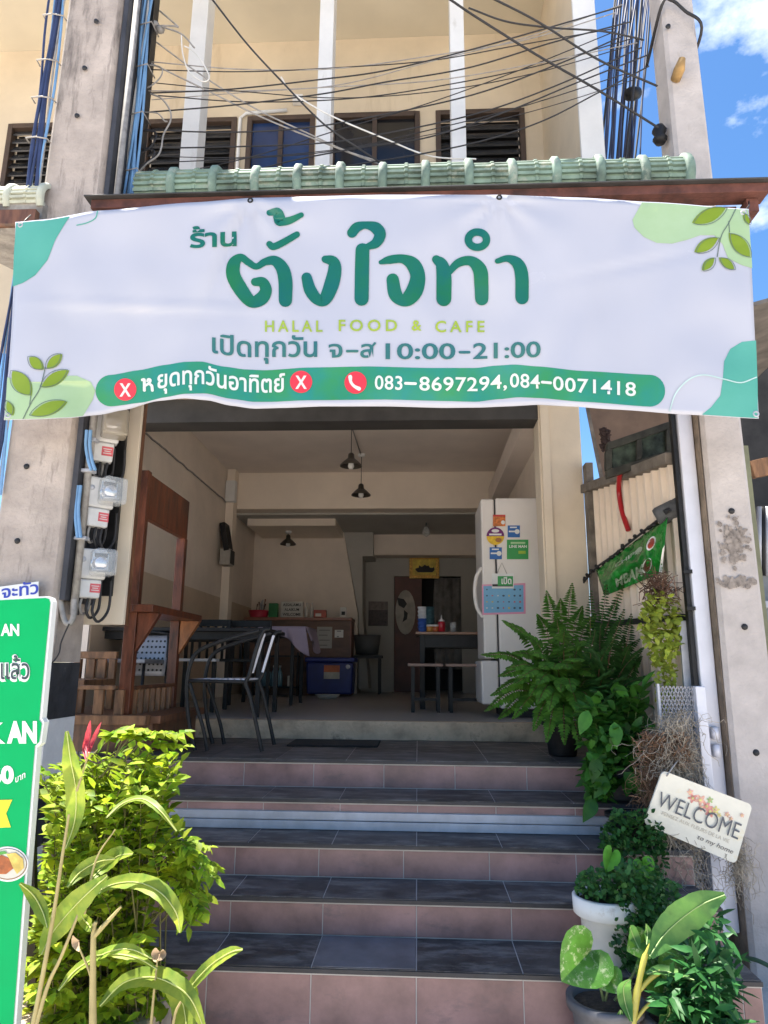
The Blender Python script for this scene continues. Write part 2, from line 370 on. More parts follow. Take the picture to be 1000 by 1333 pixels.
# rear part
BW = 10.95
dl, dr = P(513, 800, BW).x, P(601, 800, BW).x; dt = P(550, 750, BW).z
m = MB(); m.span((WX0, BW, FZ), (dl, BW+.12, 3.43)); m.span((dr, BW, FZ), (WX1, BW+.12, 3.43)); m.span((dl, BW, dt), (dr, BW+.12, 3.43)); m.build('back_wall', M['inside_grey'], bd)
m = MB(); m.span((P(483, 700, 10.5).x, 10.5, 3.11), (WX1, 10.8, 3.429)); m.build('rear_beam', M['inside_wall'], bd)
a, b, c = P(316, 690, 10.3), P(447, 690, 10.3), P(466, 800, 10.3)
m = MB(); m.prism([(a.x, 10.3, FZ), (c.x, 10.3, FZ), (c.x, 10.3, c.z), (b.x, 10.3, b.z), (a.x, 10.3, b.z)], (0, .6, 0)); m.build('stair_enclosure', M['inside_wall'], bd)
m = MB(); q = [P(x, y, 10.31) for x, y in ((447.5, 668), (486, 668), (486, 724), (472, 724), (472, 800), (480, 897), (467, 897), (467, 800), (448, 692))]
for p in q: p.z = min(p.z, 3.428)
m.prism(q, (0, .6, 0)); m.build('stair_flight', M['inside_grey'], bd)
m = MB(); m.span((WX0+.13, 9.3, 3.33), (P(440, 680, 9.6).x, 10.29, 3.429)); m.build('stair_soffit', M['beam'], bd)
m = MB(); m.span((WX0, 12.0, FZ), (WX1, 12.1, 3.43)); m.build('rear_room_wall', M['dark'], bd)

# ================================================================== CANOPY, POLES
cv = thing('canopy', 'long rusty red steel canopy edge topped by pale green ridge tiles above the banner', 'canopy', (0, 3.3, 3.9))
fz0 = P(300, 262, 3.25).z; fz1 = P(300, 255, 3.25).z
cxa, cxb = P(119, 258, 3.25).x, P(1003, 250, 3.25).x
m = MB(); m.span((cxa, 3.25, fz0-.02), (cxb, 3.29, fz1)); m.span((cxa, 3.291, fz1-.02), (cxb, 3.36, fz1-.001)); m.span((cxa, 3.291, fz0-.019), (cxb, 3.36, fz0-.001)); m.build('fascia', M['red_steel'], cv, bevel=.003)
m = MB(); m.span((cxa-.03, 3.22, fz1+.001), (cxb, 3.40, fz1+.010)); m.build('edge_flashing', M['lintel'], cv, bevel=.003)
m = MB(); m.prism([(cxa+.02, 3.37, fz1-.02), (cxa+.02, 5.19, fz1+.12), (cxa+.02, 5.19, fz1+.15), (cxa+.02, 3.37, fz1+.01)], (1.45-cxa, 0, 0)); m.build('roof_sheet', M['concrete_old'], cv)
m = MB(); m.span((cxb-.10, 3.30, fz0-.10), (cxb-.04, 5.0, fz0-.025)); m.span((cxb-.3, 3.37, fz0-.06), (cxb-.12, 3.43, fz0-.02)); m.build('end_bracket', M['red_steel'], cv)
def ridge_tile(x0, x1, y, z, r, material, parent):
    """ribbed ridge cap with a raised collar at its right end"""
    m = MB(); n = 14; L = x1-x0
    prof = []
    for k in range(n+1):
        a = R(-30+k*(215)/n); prof.append((a, 0)); prof.append((a+R(215)/n*.36, 0)); prof.append((a+R(215)/n*.40, .017)); prof.append((a+R(215)/n*.9, .017))
    xs = [0, .06, .45, .47, .52, .54, .80]
    def ring(x, scale): return [Vector((x, y-math.cos(a)*(r+h)*scale, z+math.sin(a)*(r+h)*scale)) for a, h in prof]
    rows = [ring(x0+L*t, s) for t, s in ((0, 1), (.40, 1), (.42, 1.05), (.48, 1.05), (.50, 1.0), (.80, 1.0))]
    nn = len(prof)
    for ra, rb in zip(rows, rows[1:]):
        m.add(ra+rb, [(i, i+1, nn+i+1, nn+i) for i in range(nn-1)])
    # collar
    xs = [(.78, 1.0), (.80, 1.20), (.84, 1.30), (.95, 1.30), (1.0, 1.2), (1.0, .98)]
    cl = [[Vector((x0+L*t, y-math.cos(R(-32+k*219/20))*r*s, z+math.sin(R(-32+k*219/20))*r*s)) for k in range(21)] for t, s in xs]
    for ra, rb in zip(cl, cl[1:]):
        m.add(ra+rb, [(i, i+1, 21+i+1, 21+i) for i in range(20)], True)
    return m.build('ridge_tile', material, parent)
ra_, rb_ = P(182, 232, 3.45), P(897, 222, 3.45)
ntile = 13; rz = P(540, 235, 3.45).z
for i in range(ntile):
    ridge_tile(ra_.x+(rb_.x-ra_.x)*i/ntile, ra_.x+(rb_.x-ra_.x)*(i+1)/ntile, 3.50, rz-.022+.006*math.sin(i*2.1), .118, M['tile_roof'], cv)
m = MB(); m.span((ra_.x, 3.44, fz1+.023), (rb_.x, 3.56, rz-.04)); m.build('ridge_bed', M['tile_roof'], cv)

nc = thing('neighbour_canopy', 'neighbouring canopy corner with cream ridge tiles left of the concrete pole', 'canopy', (-2.9, 3.4, 3.8))
na, nb = P(-90, 285, 3.3), P(46, 278, 3.3)
m = MB(); m.span((na.x, 3.3, na.z-.04), (nb.x, 3.34, nb.z+.03)); m.build('fascia', M['brown_wood'], nc)
m = MB(); m.prism([(na.x, 3.34, na.z-.05), (na.x, 3.34, na.z+.02), (na.x, 5.0, na.z+.5), (na.x, 5.0, na.z+.43)], (nb.x-na.x, 0, 0)); m.build('roof_sheet', M['concrete_old'], nc)
for i in range(4):
    z0 = P(20, 262, 3.4).z
    ridge_tile(nb.x-.78+i*.195, nb.x-.78+(i+1)*.195, 3.46, z0, .10, M['tile_roof_old'], nc)
m = MB(); m.span((na.x, 3.36, na.z+.02), (nb.x, 3.56, P(20, 262, 3.4).z-.03)); m.build('ridge_bed', M['concrete_old'], nc)

# ---- left concrete pole
lp = thing('utility_pole', 'thick stained concrete pole with black and white painted foot and blue cables', 'pole', (-2.0, 3.55, 0))
def pole_mesh(x0, x1, y0, y1, z0, z1, tap, ch=.025):
    m = MB(); rows = []
    nz = 16
    for k in range(nz+1):
        z = z0+(z1-z0)*k/nz; t = tap*(z)/7
        a, b, c, d = x0+t, x1-t, y0+t, y1-t
        rows.append([Vector(p) for p in ((a+ch, c, z), (b-ch, c, z), (b, c+ch, z), (b, d-ch, z), (b-ch, d, z), (a+ch, d, z), (a, d-ch, z), (a, c+ch, z))])
    for ra, rb in zip(rows, rows[1:]): m.add(ra+rb, [(i, (i+1) % 8, 8+(i+1) % 8, 8+i) for i in range(8)])
    m.add(rows[0], [tuple(range(7, -1, -1))]); m.add(rows[-1], [tuple(range(8))])
    return m
pz1 = P(75, 862, 3.4).z; pz2 = P(75, 938, 3.4).z; pz3 = P(60, 1022, 3.4).z; pz4 = P(50, 1108, 3.4).z
LX0, LX1 = -2.195, -1.812
pole_mesh(LX0, LX1, 3.40, 3.74, pz1, 7.6, .02).build('shaft', M['concrete'], lp)
for z0, z1, k in ((pz2, pz1, 'black_paint'), (pz3, pz2, 'white_paint'), (pz4, pz3, 'black_paint'), (0, pz4, 'white_paint')):
    pole_mesh(LX0-.002, LX1+.002, 3.398, 3.742, z0, z1-.0015, .02).build('painted_band', M[k], lp)
for px, py in ((110, 88), (100, 150), (34, 607), (22, 704), (125, 27)):
    p = P(px, py, 3.4); m = MB(); m.lathe([(.0, .006), (.011, .006), (.016, -.004)], (p.x, 3.40, p.z), 10, axis=(0, -1, 0)); m.build('bolt_hole', M['dark'], lp)
def wire(name, pts, r, mk, label, group=None, sag=0, n=8, res=10):
    p = [Vector(q) for q in pts]
    if len(p) == 2 and sag:
        a, b = p; p = [a.lerp(b, t/12)+Vector((0, 0, -4*sag*(t/12)*(1-t/12))) for t in range(13)]
    else: p = [Vector(q) for q in spline([tuple(q) for q in p], res)]
    return tag(MB().tube(p, r*.5, n).build(name, M[mk], fixn=False), label, 'cable', group)
PXW = LX0-.012
def zat(px, py, d): return P(px, py, d).z
cb = thing('cable_bundle', 'bundle of navy and pale blue cables clamped down the left edge of the stained pole', 'cables', (LX0, 3.42, 3.8))
for k, (dx, r, mk) in enumerate(((-.006, .014, 'cable_navy'), (-.034, .010, 'cable_navy'), (.010, .008, 'cable_blue'), (-.056, .007, 'cable_navy'), (.020, .006, 'cable_grey'), (-.020, .008, 'cable_navy'), (-.045, .006, 'cable_blue'))):
    pts = [(LX0+dx+.014*math.sin(z*2.2+k*1.7)+.006*math.sin(z*5+k), 3.385-.012*(k % 2), z) for z in [2.3+.42*i for i in range(12)]]
    MB().tube(spline(pts, 6), r, 8).build('cable', M[mk], cb, fixn=False)
for py in (28, 86, 134, 186):
    z = zat(60, py, 3.4); MB().tube([(LX0-.088, 3.40, z), (LX0-.085, 3.355, z), (LX0-.02, 3.35, z), (LX0+.035, 3.365, z), (LX0+.04, 3.40, z)], .0045, 6).build('cable_tie', M['cable_grey'], cb)
# right side face of the pole: dark back board with blue wires
dbd = thing('backing_board', 'dark grey wooden plank fixed down the right side of the stained pole', 'board', (LX1+.02, 3.6, 2.6))
m = MB(); m.span((LX1+.003, 3.41, P(85, 783, 3.5).z), (LX1+.033, 3.74, 5.9)); m.build('plank', mat('dark_plank', (.045, .046, .055), .7, var=.3, scale=5, bump=.2, stain=((.16, .15, .15), 6, .66, (1, 1, .4))), dbd, bevel=.003)
for y, r, mk in ((3.47, .02, 'cable_grey'), (3.52, .013, 'cable_black')):
    MB().tube([(LX1+.035+r, y, P(85, 775, 3.5).z-.1), (LX1+.034+r, y, 6.4)], r, 8).build('conduit', M[mk], dbd)
bl = thing('cable_bundle', 'bright blue cables strapped to the right side of the stained pole above the canopy', 'cables', (LX1+.05, 3.6, 4.3))
for k in range(7):
    pts = [(LX1+.055+.020*(k % 3)+.018*math.sin(z*3+k*1.3), 3.56+.022*(k//3)+.010*math.sin(z*4+k), z) for z in [4.02, 4.3, 4.6, 4.9, 5.2, 5.5, 5.9, 6.4]]
    MB().tube(spline(pts, 6), .0085, 8).build('cable', M['cable_blue' if k % 3 else 'cable_white' if k == 3 else 'cable_blue'], bl, fixn=False)
for z in (4.35, 4.75, 5.1, 5.42):
    MB().tube([(LX1+.035, 3.545, z), (LX1+.13, 3.53, z+.01), (LX1+.135, 3.64, z+.01)], .0045, 6).build('cable_tie', M['cable_grey'], bl)
# ladder of spool insulators
rk = thing('insulator_rack', 'black rack of grey clamps holding the service wires on the stained pole', 'rack', (LX1+.1, 3.7, 4.7))
MB().span((LX1+.036, 3.66, 4.05), (LX1+.075, 3.74, 6.3)).build('rail', M['dark_metal'], rk)
cl_y = [(196, 82), (190, 120), (178, 147), (184, 172), (184, 194), (214, 38), (207, 32)]
clamps = []
for px, py in cl_y:
    p = P(px, py, 3.7); clamps.append(p)
    m = MB(); m.tube([(LX1+.07, 3.70, p.z), (p.x-.02, 3.70, p.z), p], [.013, .015, .011], 8); m.lathe([(.0, -.02), (.022, -.02), (.026, 0), (.022, .02), (0, .02)], (p.x-.03, 3.70, p.z), 10, axis=(1, 0, 0)); m.build('clamp', M['cable_grey'], rk)

# ---- right pole
rp_ = thing('utility_pole', 'slimmer pale concrete pole on the right with bolt holes and a worn dark patch', 'pole', (1.66, 3.83, 0))
pole_mesh(1.556, 1.800, 3.70, 3.96, 0, 7.8, .025, .02).build('shaft', mat('pole_concrete', (.50, .45, .42), .9, var=.12, scale=5, bump=.5, bscale=60, stain=((.26, .21, .16), 2.6, .62, (1.5, 1.5, .4))), rp_)
for px, py in ((953, 665), (970, 816), (985, 980), (870, 34)):
    p = P(px, py, 3.7); m = MB(); m.lathe([(.0, .008), (.012, .008), (.017, -.004)], (p.x, 3.70, p.z), 10, axis=(0, -1, 0)); m.build('bolt_hole', M['dark'], rp_)
patch_m = mat('worn_patch', (.27, .23, .20), .95, var=.35, scale=30)
for cx, cy, rx, ry, nb in ((957, 705, 15, 22, 150), (962, 757, 22, 6, 70)):
    m = MB()
    for b_ in range(nb):
        x_, y_ = max(934, min(983, cx+rnd.gauss(0, .62)*rx)), cy+rnd.gauss(0, .62)*ry; c = P(x_, y_, 3.697); r_ = rnd.uniform(.004, .017); poly_ = []
        yy_ = 3.6994-.0000035*len(m.v)
        for k in range(9):
            a = 2*math.pi*k/9; w = rnd.uniform(.55, 1.2); poly_.append((c.x+math.cos(a)*r_*w, yy_, c.z+math.sin(a)*r_*w*1.1))
        m.add(poly_, [tuple(range(9))])
    m.build('worn_patch', patch_m, rp_, fixn=False)
m = MB(); m.span((1.5525, 3.722, 0), (1.5548, 3.938, 4.2)); m.build('brown_side', mat('brownish', (.23, .175, .125), .95, var=.3, scale=7, bump=.5, stain=((.11, .085, .065), 4, .55, (1, 1, .4))), rp_)  # thin panel giving the lower left face a darker brown than the shaft
m = MB(); p = P(882, 92, 3.7); m.tube([(p.x-.01, 3.72, p.z-.05), (p.x-.005, 3.66, p.z-.03), (p.x+.01, 3.64, p.z+.03)], [.03, .034, .02], 10); m.build('pipe_stub', mat('rusty_stub', (.42, .26, .10), .8, var=.3), rp_)
m = MB(); zz = zat(870, 20, 3.7); m.tube(spline([(1.55, 3.99, zz-.1), (1.56, 3.685, zz+.06), (1.62, 3.675, zz+.09), (1.70, 3.675, zz), (1.795, 3.685, zz-.12), (1.80, 3.97, zz-.2)], 6), .010, 6); m.build('strap', M['cable_black'], rp_)
m = MB(); p = P(850, 168, 3.75); m.lathe([(.0, -.06), (.03, -.06), (.045, -.03), (.03, -.005), (.045, .03), (.03, .06), (0, .06)], (1.52, 3.8, p.z), 12); m.build('insulator', M['dark_metal'], rp_)

# ---- overhead wires
WL = 'thin dark service wire crossing in front of the upper windows'
G = 'overhead wires between the two poles'
def span_wire(pts, r=.009, mk='cable_black', label=WL, group=G, d0=3.7, d1=3.75):
    n = len(pts); q = [P(px, py, d0+(d1-d0)*i/(n-1)) for i, (px, py) in enumerate(pts)]
    return wire('service_wire', q, r, mk, label, group)
span_wire([(196, 121), (300, 116), (420, 103), (500, 92), (600, 68), (700, 40), (810, 8)])
span_wire([(178, 147), (300, 137), (420, 122), (500, 107), (610, 88), (720, 55), (822, 28)])
span_wire([(184, 169), (300, 172), (400, 166), (500, 149), (620, 122), (730, 82), (808, 48)])
span_wire([(184, 193), (300, 191), (420, 186), (500, 174), (620, 148), (720, 113), (835, 62)])
span_wire([(200, 238), (300, 229), (380, 209), (470, 192), (560, 178), (660, 145), (750, 108), (842, 72)])
span_wire([(205, 246), (330, 230), (450, 216), (600, 190), (700, 160), (780, 120), (845, 86)])
span_wire([(204, 55), (260, 96), (330, 140), (400, 173), (450, 196), (500, 212)], .010, 'cable_grey', 'grey twin wire slanting down across the left facade fin')
span_wire([(196, 82), (260, 113), (340, 152), (420, 185), (500, 216)], .010, 'cable_grey', 'grey lower wire slanting down from the clamp below the blue cables')
span_wire([(274, -4), (320, 55), (366, 105), (420, 160), (470, 195), (498, 213)], .011, 'cable_black', 'black wire curving steeply down across the middle facade fin', d0=3.3, d1=3.6)
span_wire([(366, 100), (380, 120), (430, 150), (500, 180), (560, 203), (620, 207)], .010, 'cable_white', 'white wire drooping across the dark middle window')
span_wire([(583, -3), (620, 22), (700, 72), (780, 118), (857, 166)], .014, 'cable_black', 'thick black cable slanting down to the insulator on the slim pole', d0=3.4)
span_wire([(640, -3), (700, 28), (780, 78), (856, 112)], .013, 'cable_black', 'thick black cable slanting down above the other thick one towards the slim pole', d0=3.4)
span_wire([(610, 10), (660, 28), (720, 36), (780, 40), (822, 48), (838, 52)], .011, 'cable_black', 'black cable bending level towards the strap on the slim pole', d0=3.5)
for k in range(9):
    x0, y0 = 186+rnd.uniform(0, 20), rnd.uniform(60, 240); x1, y1 = 800+rnd.uniform(0, 30), rnd.uniform(5, 110); sg = rnd.uniform(12, 40)
    span_wire([(x0, y0)]+[(x0+(x1-x0)*t+rnd.uniform(-6, 6), y0+(y1-y0)*t+sg*4*t*(1-t)+rnd.uniform(-3, 3)) for t in (.2, .4, .6, .8)]+[(x1, y1)], rnd.uniform(.005, .008), 'cable_black' if k % 3 else 'cable_grey', d0=3.7, d1=3.9)
# loops by the clamps
LG = 'looped wire ends by the clamps'
for pts, r, mk, lab in (
    ([(192, 84), (210, 88), (209, 100), (196, 112), (182, 117)], .009, 'cable_grey', 'short grey loop of wire hanging from the upper clamp'),
    ([(196, 122), (210, 128), (221, 143), (222, 157), (213, 175), (210, 192), (205, 203), (190, 214), (178, 228), (172, 240)], .011, 'cable_grey', 'long grey wire looping down from the middle clamp into the canopy'),
    ([(180, 146), (204, 147), (214, 157), (218, 158)], .009, 'cable_grey', 'short grey wire curving off the third clamp'),
    ([(184, 170), (202, 172), (202, 182), (195, 192), (180, 204), (172, 226)], .010, 'cable_black', 'black wire end looping down from the fourth clamp'),
    ([(184, 194), (200, 196), (198, 206), (182, 218), (170, 240)], .011, 'cable_black', 'black wire end looping down from the lowest clamp'),
    ([(240, 60), (250, 65), (262, 78), (272, 98), (270, 105), (262, 105), (246, 93), (238, 70), (236, 46)], .009, 'cable_white', 'white cable loop hanging in front of the left facade fin'),
    ([(208, 14), (222, 26), (232, 35), (226, 34), (210, 34), (236, 44), (253, 62)], .011, 'cable_grey', 'grey cable kinked at the top of the blue cable bundle'),
    ([(184, 97), (190, 108), (188, 118), (184, 130), (176, 132)], .007, 'cable_black', 'thin black wire dangling beside the blue cables')):
    wire('wire_loop', [P(x, y, 3.68) for x, y in pts], r, mk, lab, None)
# drop cables behind, by the slim pole
dg = 'drop cables beside the slim pole'
for k in range(22):
    x0 = 802+46*(k+rnd.uniform(-.6, .6))/21; x1 = 784+(x0-802)*1.05+rnd.uniform(-8, 8); d = 4.3+rnd.uniform(0, .9)
    xm = (x0+x1)/2+rnd.uniform(-4, 4)
    wire('drop_cable', [P(x0, -6, d), P(xm, 95+rnd.uniform(-10, 10), d), P(x1, 206, d)], rnd.uniform(.011, .019), 'cable_navy' if k % 3 else 'cable_black', 'thin dark cable dropping steeply through the sky left of the slim pole', dg)
m = MB(); p = P(824, 122, 4.4); m.lathe([(.0, -.05), (.045, -.04), (.05, 0), (.04, .05), (0, .06)], p, 12, axis=(1, .3, .4)); tag(m.build('cable_joint', M['dark_metal']), 'round black cable joint hanging among the drop cables', 'cable joint')

# ================================================================== BANNER
BD = 3.14
TOPC = [(0, 292), (20, 289), (55, 286), (130, 274), (250, 263.5), (330, 257.5), (500, 253.5), (650, 253.5), (750, 257), (850, 263), (975, 272), (1000, 274)]
BOTC = [(0, 547), (45, 546), (90, 544), (130, 540), (160, 534), (205, 522), (240, 518.5), (270, 521), (300, 528), (330, 532), (370, 531), (420, 529), (500, 529), (580, 531), (625, 530.5), (660, 529), (700, 527), (740, 529), (800, 533), (900, 540), (988, 545), (1000, 546)]
LFT = lambda v: 20-15*v+3*math.sin(v*3.1)
RGT = lambda v: 975+13*v
def bdepth(px, py):
    t = min(1, max(0, (py-255)/280))
    f = .030*math.sin((px-235)/52)*math.exp(-((px-255)/110)**2)*(.25+t)
    f += .030*math.sin((px-690)/46)*math.exp(-((px-700)/120)**2)*(.2+t)
    f += .022*math.sin(px/75+t*1.5)+.012*math.sin(px/27-t*2.2+1)*t
    f -= .016*math.exp(-((px-320+ (py-270)*.42)/7)**2)*math.exp(-((py-330)/60)**2)
    f += .006*math.exp(-((px-800+(py-260)*.25)/16)**2)-.006*math.exp(-((px-590-(py-260)*.2)/14)**2)
    f += .020*noise.noise((px/60, py/70, 2.2))
    for cx, cy in ((326, 261), (650, 257)):
        dx, dy = px-cx, py-cy; r = math.hypot(dx, dy); f += .009*math.sin(math.atan2(dy, dx)*9+cx)*math.exp(-(r/75)**2)*min(1, r/20)
    f += .010*math.exp(-((py-395-(px-100)*.03)/5)**2)*math.exp(-((px-200)/150)**2)-.008*math.exp(-((py-350+(px-800)*.2)/6)**2)*math.exp(-((px-830)/100)**2)
    return BD - f
def BP(px, py, lay=0): return P(px, py, bdepth(px, py)-lay*.0024)
bn = thing('shop_banner', 'wide white vinyl banner with big green Thai lettering hung under the canopy edge', 'banner', (-.23, BD, 3.2))
def bsurf(u, v):
    x = LFT(v)*(1-u)+RGT(v)*u
    return BP(x, lerpc(TOPC, x)*(1-v)+lerpc(BOTC, x)*v)
vinyl = mat('vinyl', (.52, .53, .60), .22, var=.015, scale=2, trans=.12)
m = MB(); m.grid(bsurf, 150, 40); m.build('sheet', vinyl, bn, fixn=False, solid=.0012)
def pm(name, c0, c1, scale=3.0):
    return mat(name, c1, .36, var=.05, scale=scale, grad=c0)
K_teal = pm('print_teal', (.015, .20, .19), (.015, .24, .12), 4.5)
K_big = pm('print_green', (.005, .115, .115), (.008, .15, .05), 3.6)
K_band = pm('print_band', (.020, .23, .20), (.035, .26, .08), 4.0)
K_mint = pm('print_mint', (.075, .33, .25), (.10, .38, .30))
K_pale = pm('print_pale', (.33, .47, .25), (.38, .52, .32))
K_leaf = pm('print_leaf', (.17, .26, .008), (.23, .32, .015))
K_line = mat('print_line', (.12, .16, .13), .4)
K_lime = pm('print_lime', (.36, .46, .03), (.26, .38, .05), 8)
K_white = mat('print_white', (.68, .70, .64), .4, var=.02)
K_red = mat('print_red', (.78, .04, .06), .4, var=.05)
K_dk = pm('print_dark', (.030, .14, .155), (.04, .16, .13), 5)
def art(name, polys, lay, k, parent=bn, step=11, fn=BP):
    """flat artwork given in picture units, cut into small cells so that it follows the cloth"""
    bm = bmesh.new()
    for vs, fs in polys:
        bv = [bm.verts.new((x, y, 0)) for x, y in vs]
        for f in fs:
            try: bm.faces.new([bv[i] for i in f])
            except ValueError: pass
    xs = [v.co.x for v in bm.verts]; yy = [v.co.y for v in bm.verts]
    for axis, lo, hi in ((0, min(xs), max(xs)), (1, min(yy), max(yy))):
        c = math.ceil(lo/step)*step
        while c < hi:
            no = (1, 0, 0) if axis == 0 else (0, 1, 0)
            bmesh.ops.bisect_plane(bm, geom=bm.verts[:]+bm.edges[:]+bm.faces[:], plane_co=(c, 0, 0) if axis == 0 else (0, c, 0), plane_no=no, dist=1e-5); c += step
    m = MB(); idx = {v: i for i, v in enumerate(bm.verts)}
    m.add([fn(v.co.x, v.co.y, lay) for v in bm.verts], [tuple(idx[v] for v in f.verts) for f in bm.faces], True); bm.free()
    return m.build(name, k, parent, fixn=False)
def poly(pts): 
    pts = [(p[0], p[1]) for p in pts]
    return (pts, [tuple(t) for t in tessellate_polygon([[Vector((x, y, 0)) for x, y in pts]])])
def ribbon(pts, n=8, sc=1, ox=0, oy=0, capn=8):
    """brush stroke: list of (x, y, half width) -> outline polygon with round ends"""
    q = spline([(ox+x*sc, oy+y*sc, w*sc) for x, y, w in pts], n); L = []; Rr = []
    for i, (x, y, w) in enumerate(q):
        a, b = q[max(0, i-1)], q[min(len(q)-1, i+1)]; dx, dy = b[0]-a[0], b[1]-a[1]; l = math.hypot(dx, dy) or 1
        L.append((x-dy/l*w, y+dx/l*w)); Rr.append((x+dy/l*w, y-dx/l*w))
    n_ = len(q); vs = L+Rr; fs = [(i, i+1, n_+i+1, n_+i) for i in range(n_-1)]
    for e, (pa, pb) in ((0, (L[0], Rr[0])), (n_-1, (Rr[-1], L[-1]))):
        cx, cy = (pa[0]+pb[0])/2, (pa[1]+pb[1])/2; r = math.hypot(pa[0]-cx, pa[1]-cy); a0 = math.atan2(pa[1]-cy, pa[0]-cx); k0 = len(vs)
        ang = [a0+math.pi*k/capn for k in range(capn+1)]
        test = (cx+r*math.cos(a0+math.pi/2), cy+r*math.sin(a0+math.pi/2)); nx = q[1] if e == 0 else q[-2]
        if (test[0]-cx)*(nx[0]-cx)+(test[1]-cy)*(nx[1]-cy) > 0: ang = [a0-math.pi*k/capn for k in range(capn+1)]
        vs += [(cx+r*math.cos(a), cy+r*math.sin(a)) for a in ang]; fs.append(tuple(range(k0, k0+capn+1)))
    return vs, fs
_tc = {}
def text2d(body, bold=0, sp=1):
    """glyph outlines of Blender's own font, height 1 = font size, y up"""
    if (body, bold, sp) in _tc: return _tc[(body, bold, sp)]
    c = bpy.data.curves.new('txt', 'FONT'); c.body = body; c.fill_mode = 'FRONT'; c.offset = bold; c.resolution_u = 4; c.space_character = sp
    o = bpy.data.objects.new('txt', c); COL.objects.link(o); bpy.context.view_layer.update()
    me = o.evaluated_get(bpy.context.evaluated_depsgraph_get()).to_mesh()
    r = ([(v.co.x, v.co.y) for v in me.vertices], [tuple(p.vertices) for p in me.polygons])
    o.evaluated_get(bpy.context.evaluated_depsgraph_get()).to_mesh_clear(); bpy.data.objects.remove(o); bpy.data.curves.remove(c)
    _tc[(body, bold, sp)] = r; return r
def fit_text(body, x0, x1, base, cap, bold=0, wave=None, shear=0, rot=0, capref=.73, sp=1):
    """text stretched between x0 and x1, baseline y = base, capital height cap (picture units, y down)"""
    vs, fs = text2d(body, bold, sp); a = min(v[0] for v in vs); b = max(v[0] for v in vs); s = cap/capref
    out = []
    for x, y in vs:
        X = x0+(x-a)/(b-a)*(x1-x0); Y = base-y*s-(X-x0)*math.tan(rot)
        if wave: Y += wave(X)
        out.append((X+shear*y*s, Y))
    return out, fs
def disc(cx, cy, rx, ry=None, n=28): return poly([(cx+rx*math.cos(2*math.pi*k/n), cy+(ry or rx)*math.sin(2*math.pi*k/n)) for k in range(n)])
def edge_poly(pts): return poly([p[:2] for p in spline(pts, 8)])
# corner shapes
tl = [(x, lerpc(TOPC, x)+1.0) for x in range(21, 92, 5)]
art('corner_blob', [poly(tl+[(84, 292), (72, 312), (62, 338), (46, 358), (30, 368), (16.5, 373), (18, 330)])], 1, K_mint)
art('corner_line', [ribbon([(127, 275, .7), (124, 284, .7), (113, 290, .7), (100, 293, .7)], 4)], 1, K_mint)
tr_ = [(x, lerpc(TOPC, x)+.8) for x in range(836, 975, 6)]
art('corner_blob', [poly(tr_+[(976, 300), (978.5, 330), (979.5, 349), (966, 345), (948, 336), (941, 318), (930, 306), (912, 306), (895, 312), (875, 317), (855, 316), (838, 308), (826, 296), (823.5, 286), (829, 276)])], 1, K_pale)
br = [(x, lerpc(BOTC, x)-.8) for x in range(986, 912, -6)]
art('corner_blob', [poly([(984.5, 443), (986.5, 500), (986.8, 543)]+br+[(926, 530), (938, 515), (941, 495), (943, 470), (951, 454), (966, 445)])], 1, K_mint)
art('corner_line', [ribbon([(872, 535, .8), (880, 512, .8), (897, 494, .8), (917, 488, .8), (945, 494, .8), (965, 498, .8), (985, 491, .8)], 6)], 2, mat('print_soft', (.50, .66, .62), .4))
bl_ = [(x, lerpc(BOTC, x)-.8) for x in range(6, 112, 6)]
art('corner_blob', [poly([(9.5, 491), (30, 497), (60, 497), (85, 489), (100, 489), (118, 497), (124, 508), (121, 520), (112, 535)]+bl_[::-1])], 1, K_pale)
def leaf2d(a, b, w, lay=2, shift=2.0):
    ax, ay = a; bx, by = b; dx, dy = bx-ax, by-ay; l = math.hypot(dx, dy); nx, ny = -dy/l, dx/l
    def side(s, k=1, o=0): return [(ax+dx*t+nx*s*w*k*math.sin(math.pi*t)**.8+o, ay+dy*t+ny*s*w*k*math.sin(math.pi*t)**.8+o*.4) for t in [i/10 for i in range(11)]]
    art('print_leaf', [poly(side(1)+side(-1)[-2:0:-1])], lay, K_leaf)
    o = side(1, 1.05, -shift)+side(-1, 1.05, -shift)[-2::-1]
    art('leaf_outline', [ribbon([(x, y, .42) for x, y in o], 1)], lay+1, K_line)
for a, b, w in (((57, 481), (38, 465), 7), ((61, 480), (81, 461), 6.5), ((54, 504), (90, 482), 8), ((41, 515), (16, 483), 11), ((40, 541), (88, 523), 8.5), ((10, 522), (17, 541), 5)): leaf2d(a, b, w)
art('twig', [ribbon([(30, 545, .6), (40, 525, .6), (52, 505, .6), (59, 478, .6)], 5), ribbon([(38, 530, .5), (40, 515, .5)], 2)], 2, K_line)
for a, b, w in (((945, 270), (901, 290), 9), ((935, 309), (904, 328), 7.5), ((949, 303), (976.5, 334), 9), ((930, 335), (914, 352), 5.5), ((936, 335), (956, 350), 5.5), ((968, 277), (975.5, 292), 3.5)): leaf2d(a, b, w, 2, -2)
art('twig', [ribbon([(958, 272, .6), (949, 290, .6), (939, 308, .6), (934, 334, .6)], 5), ribbon([(949, 288, .5), (950, 302, .5)], 2)], 2, K_line)
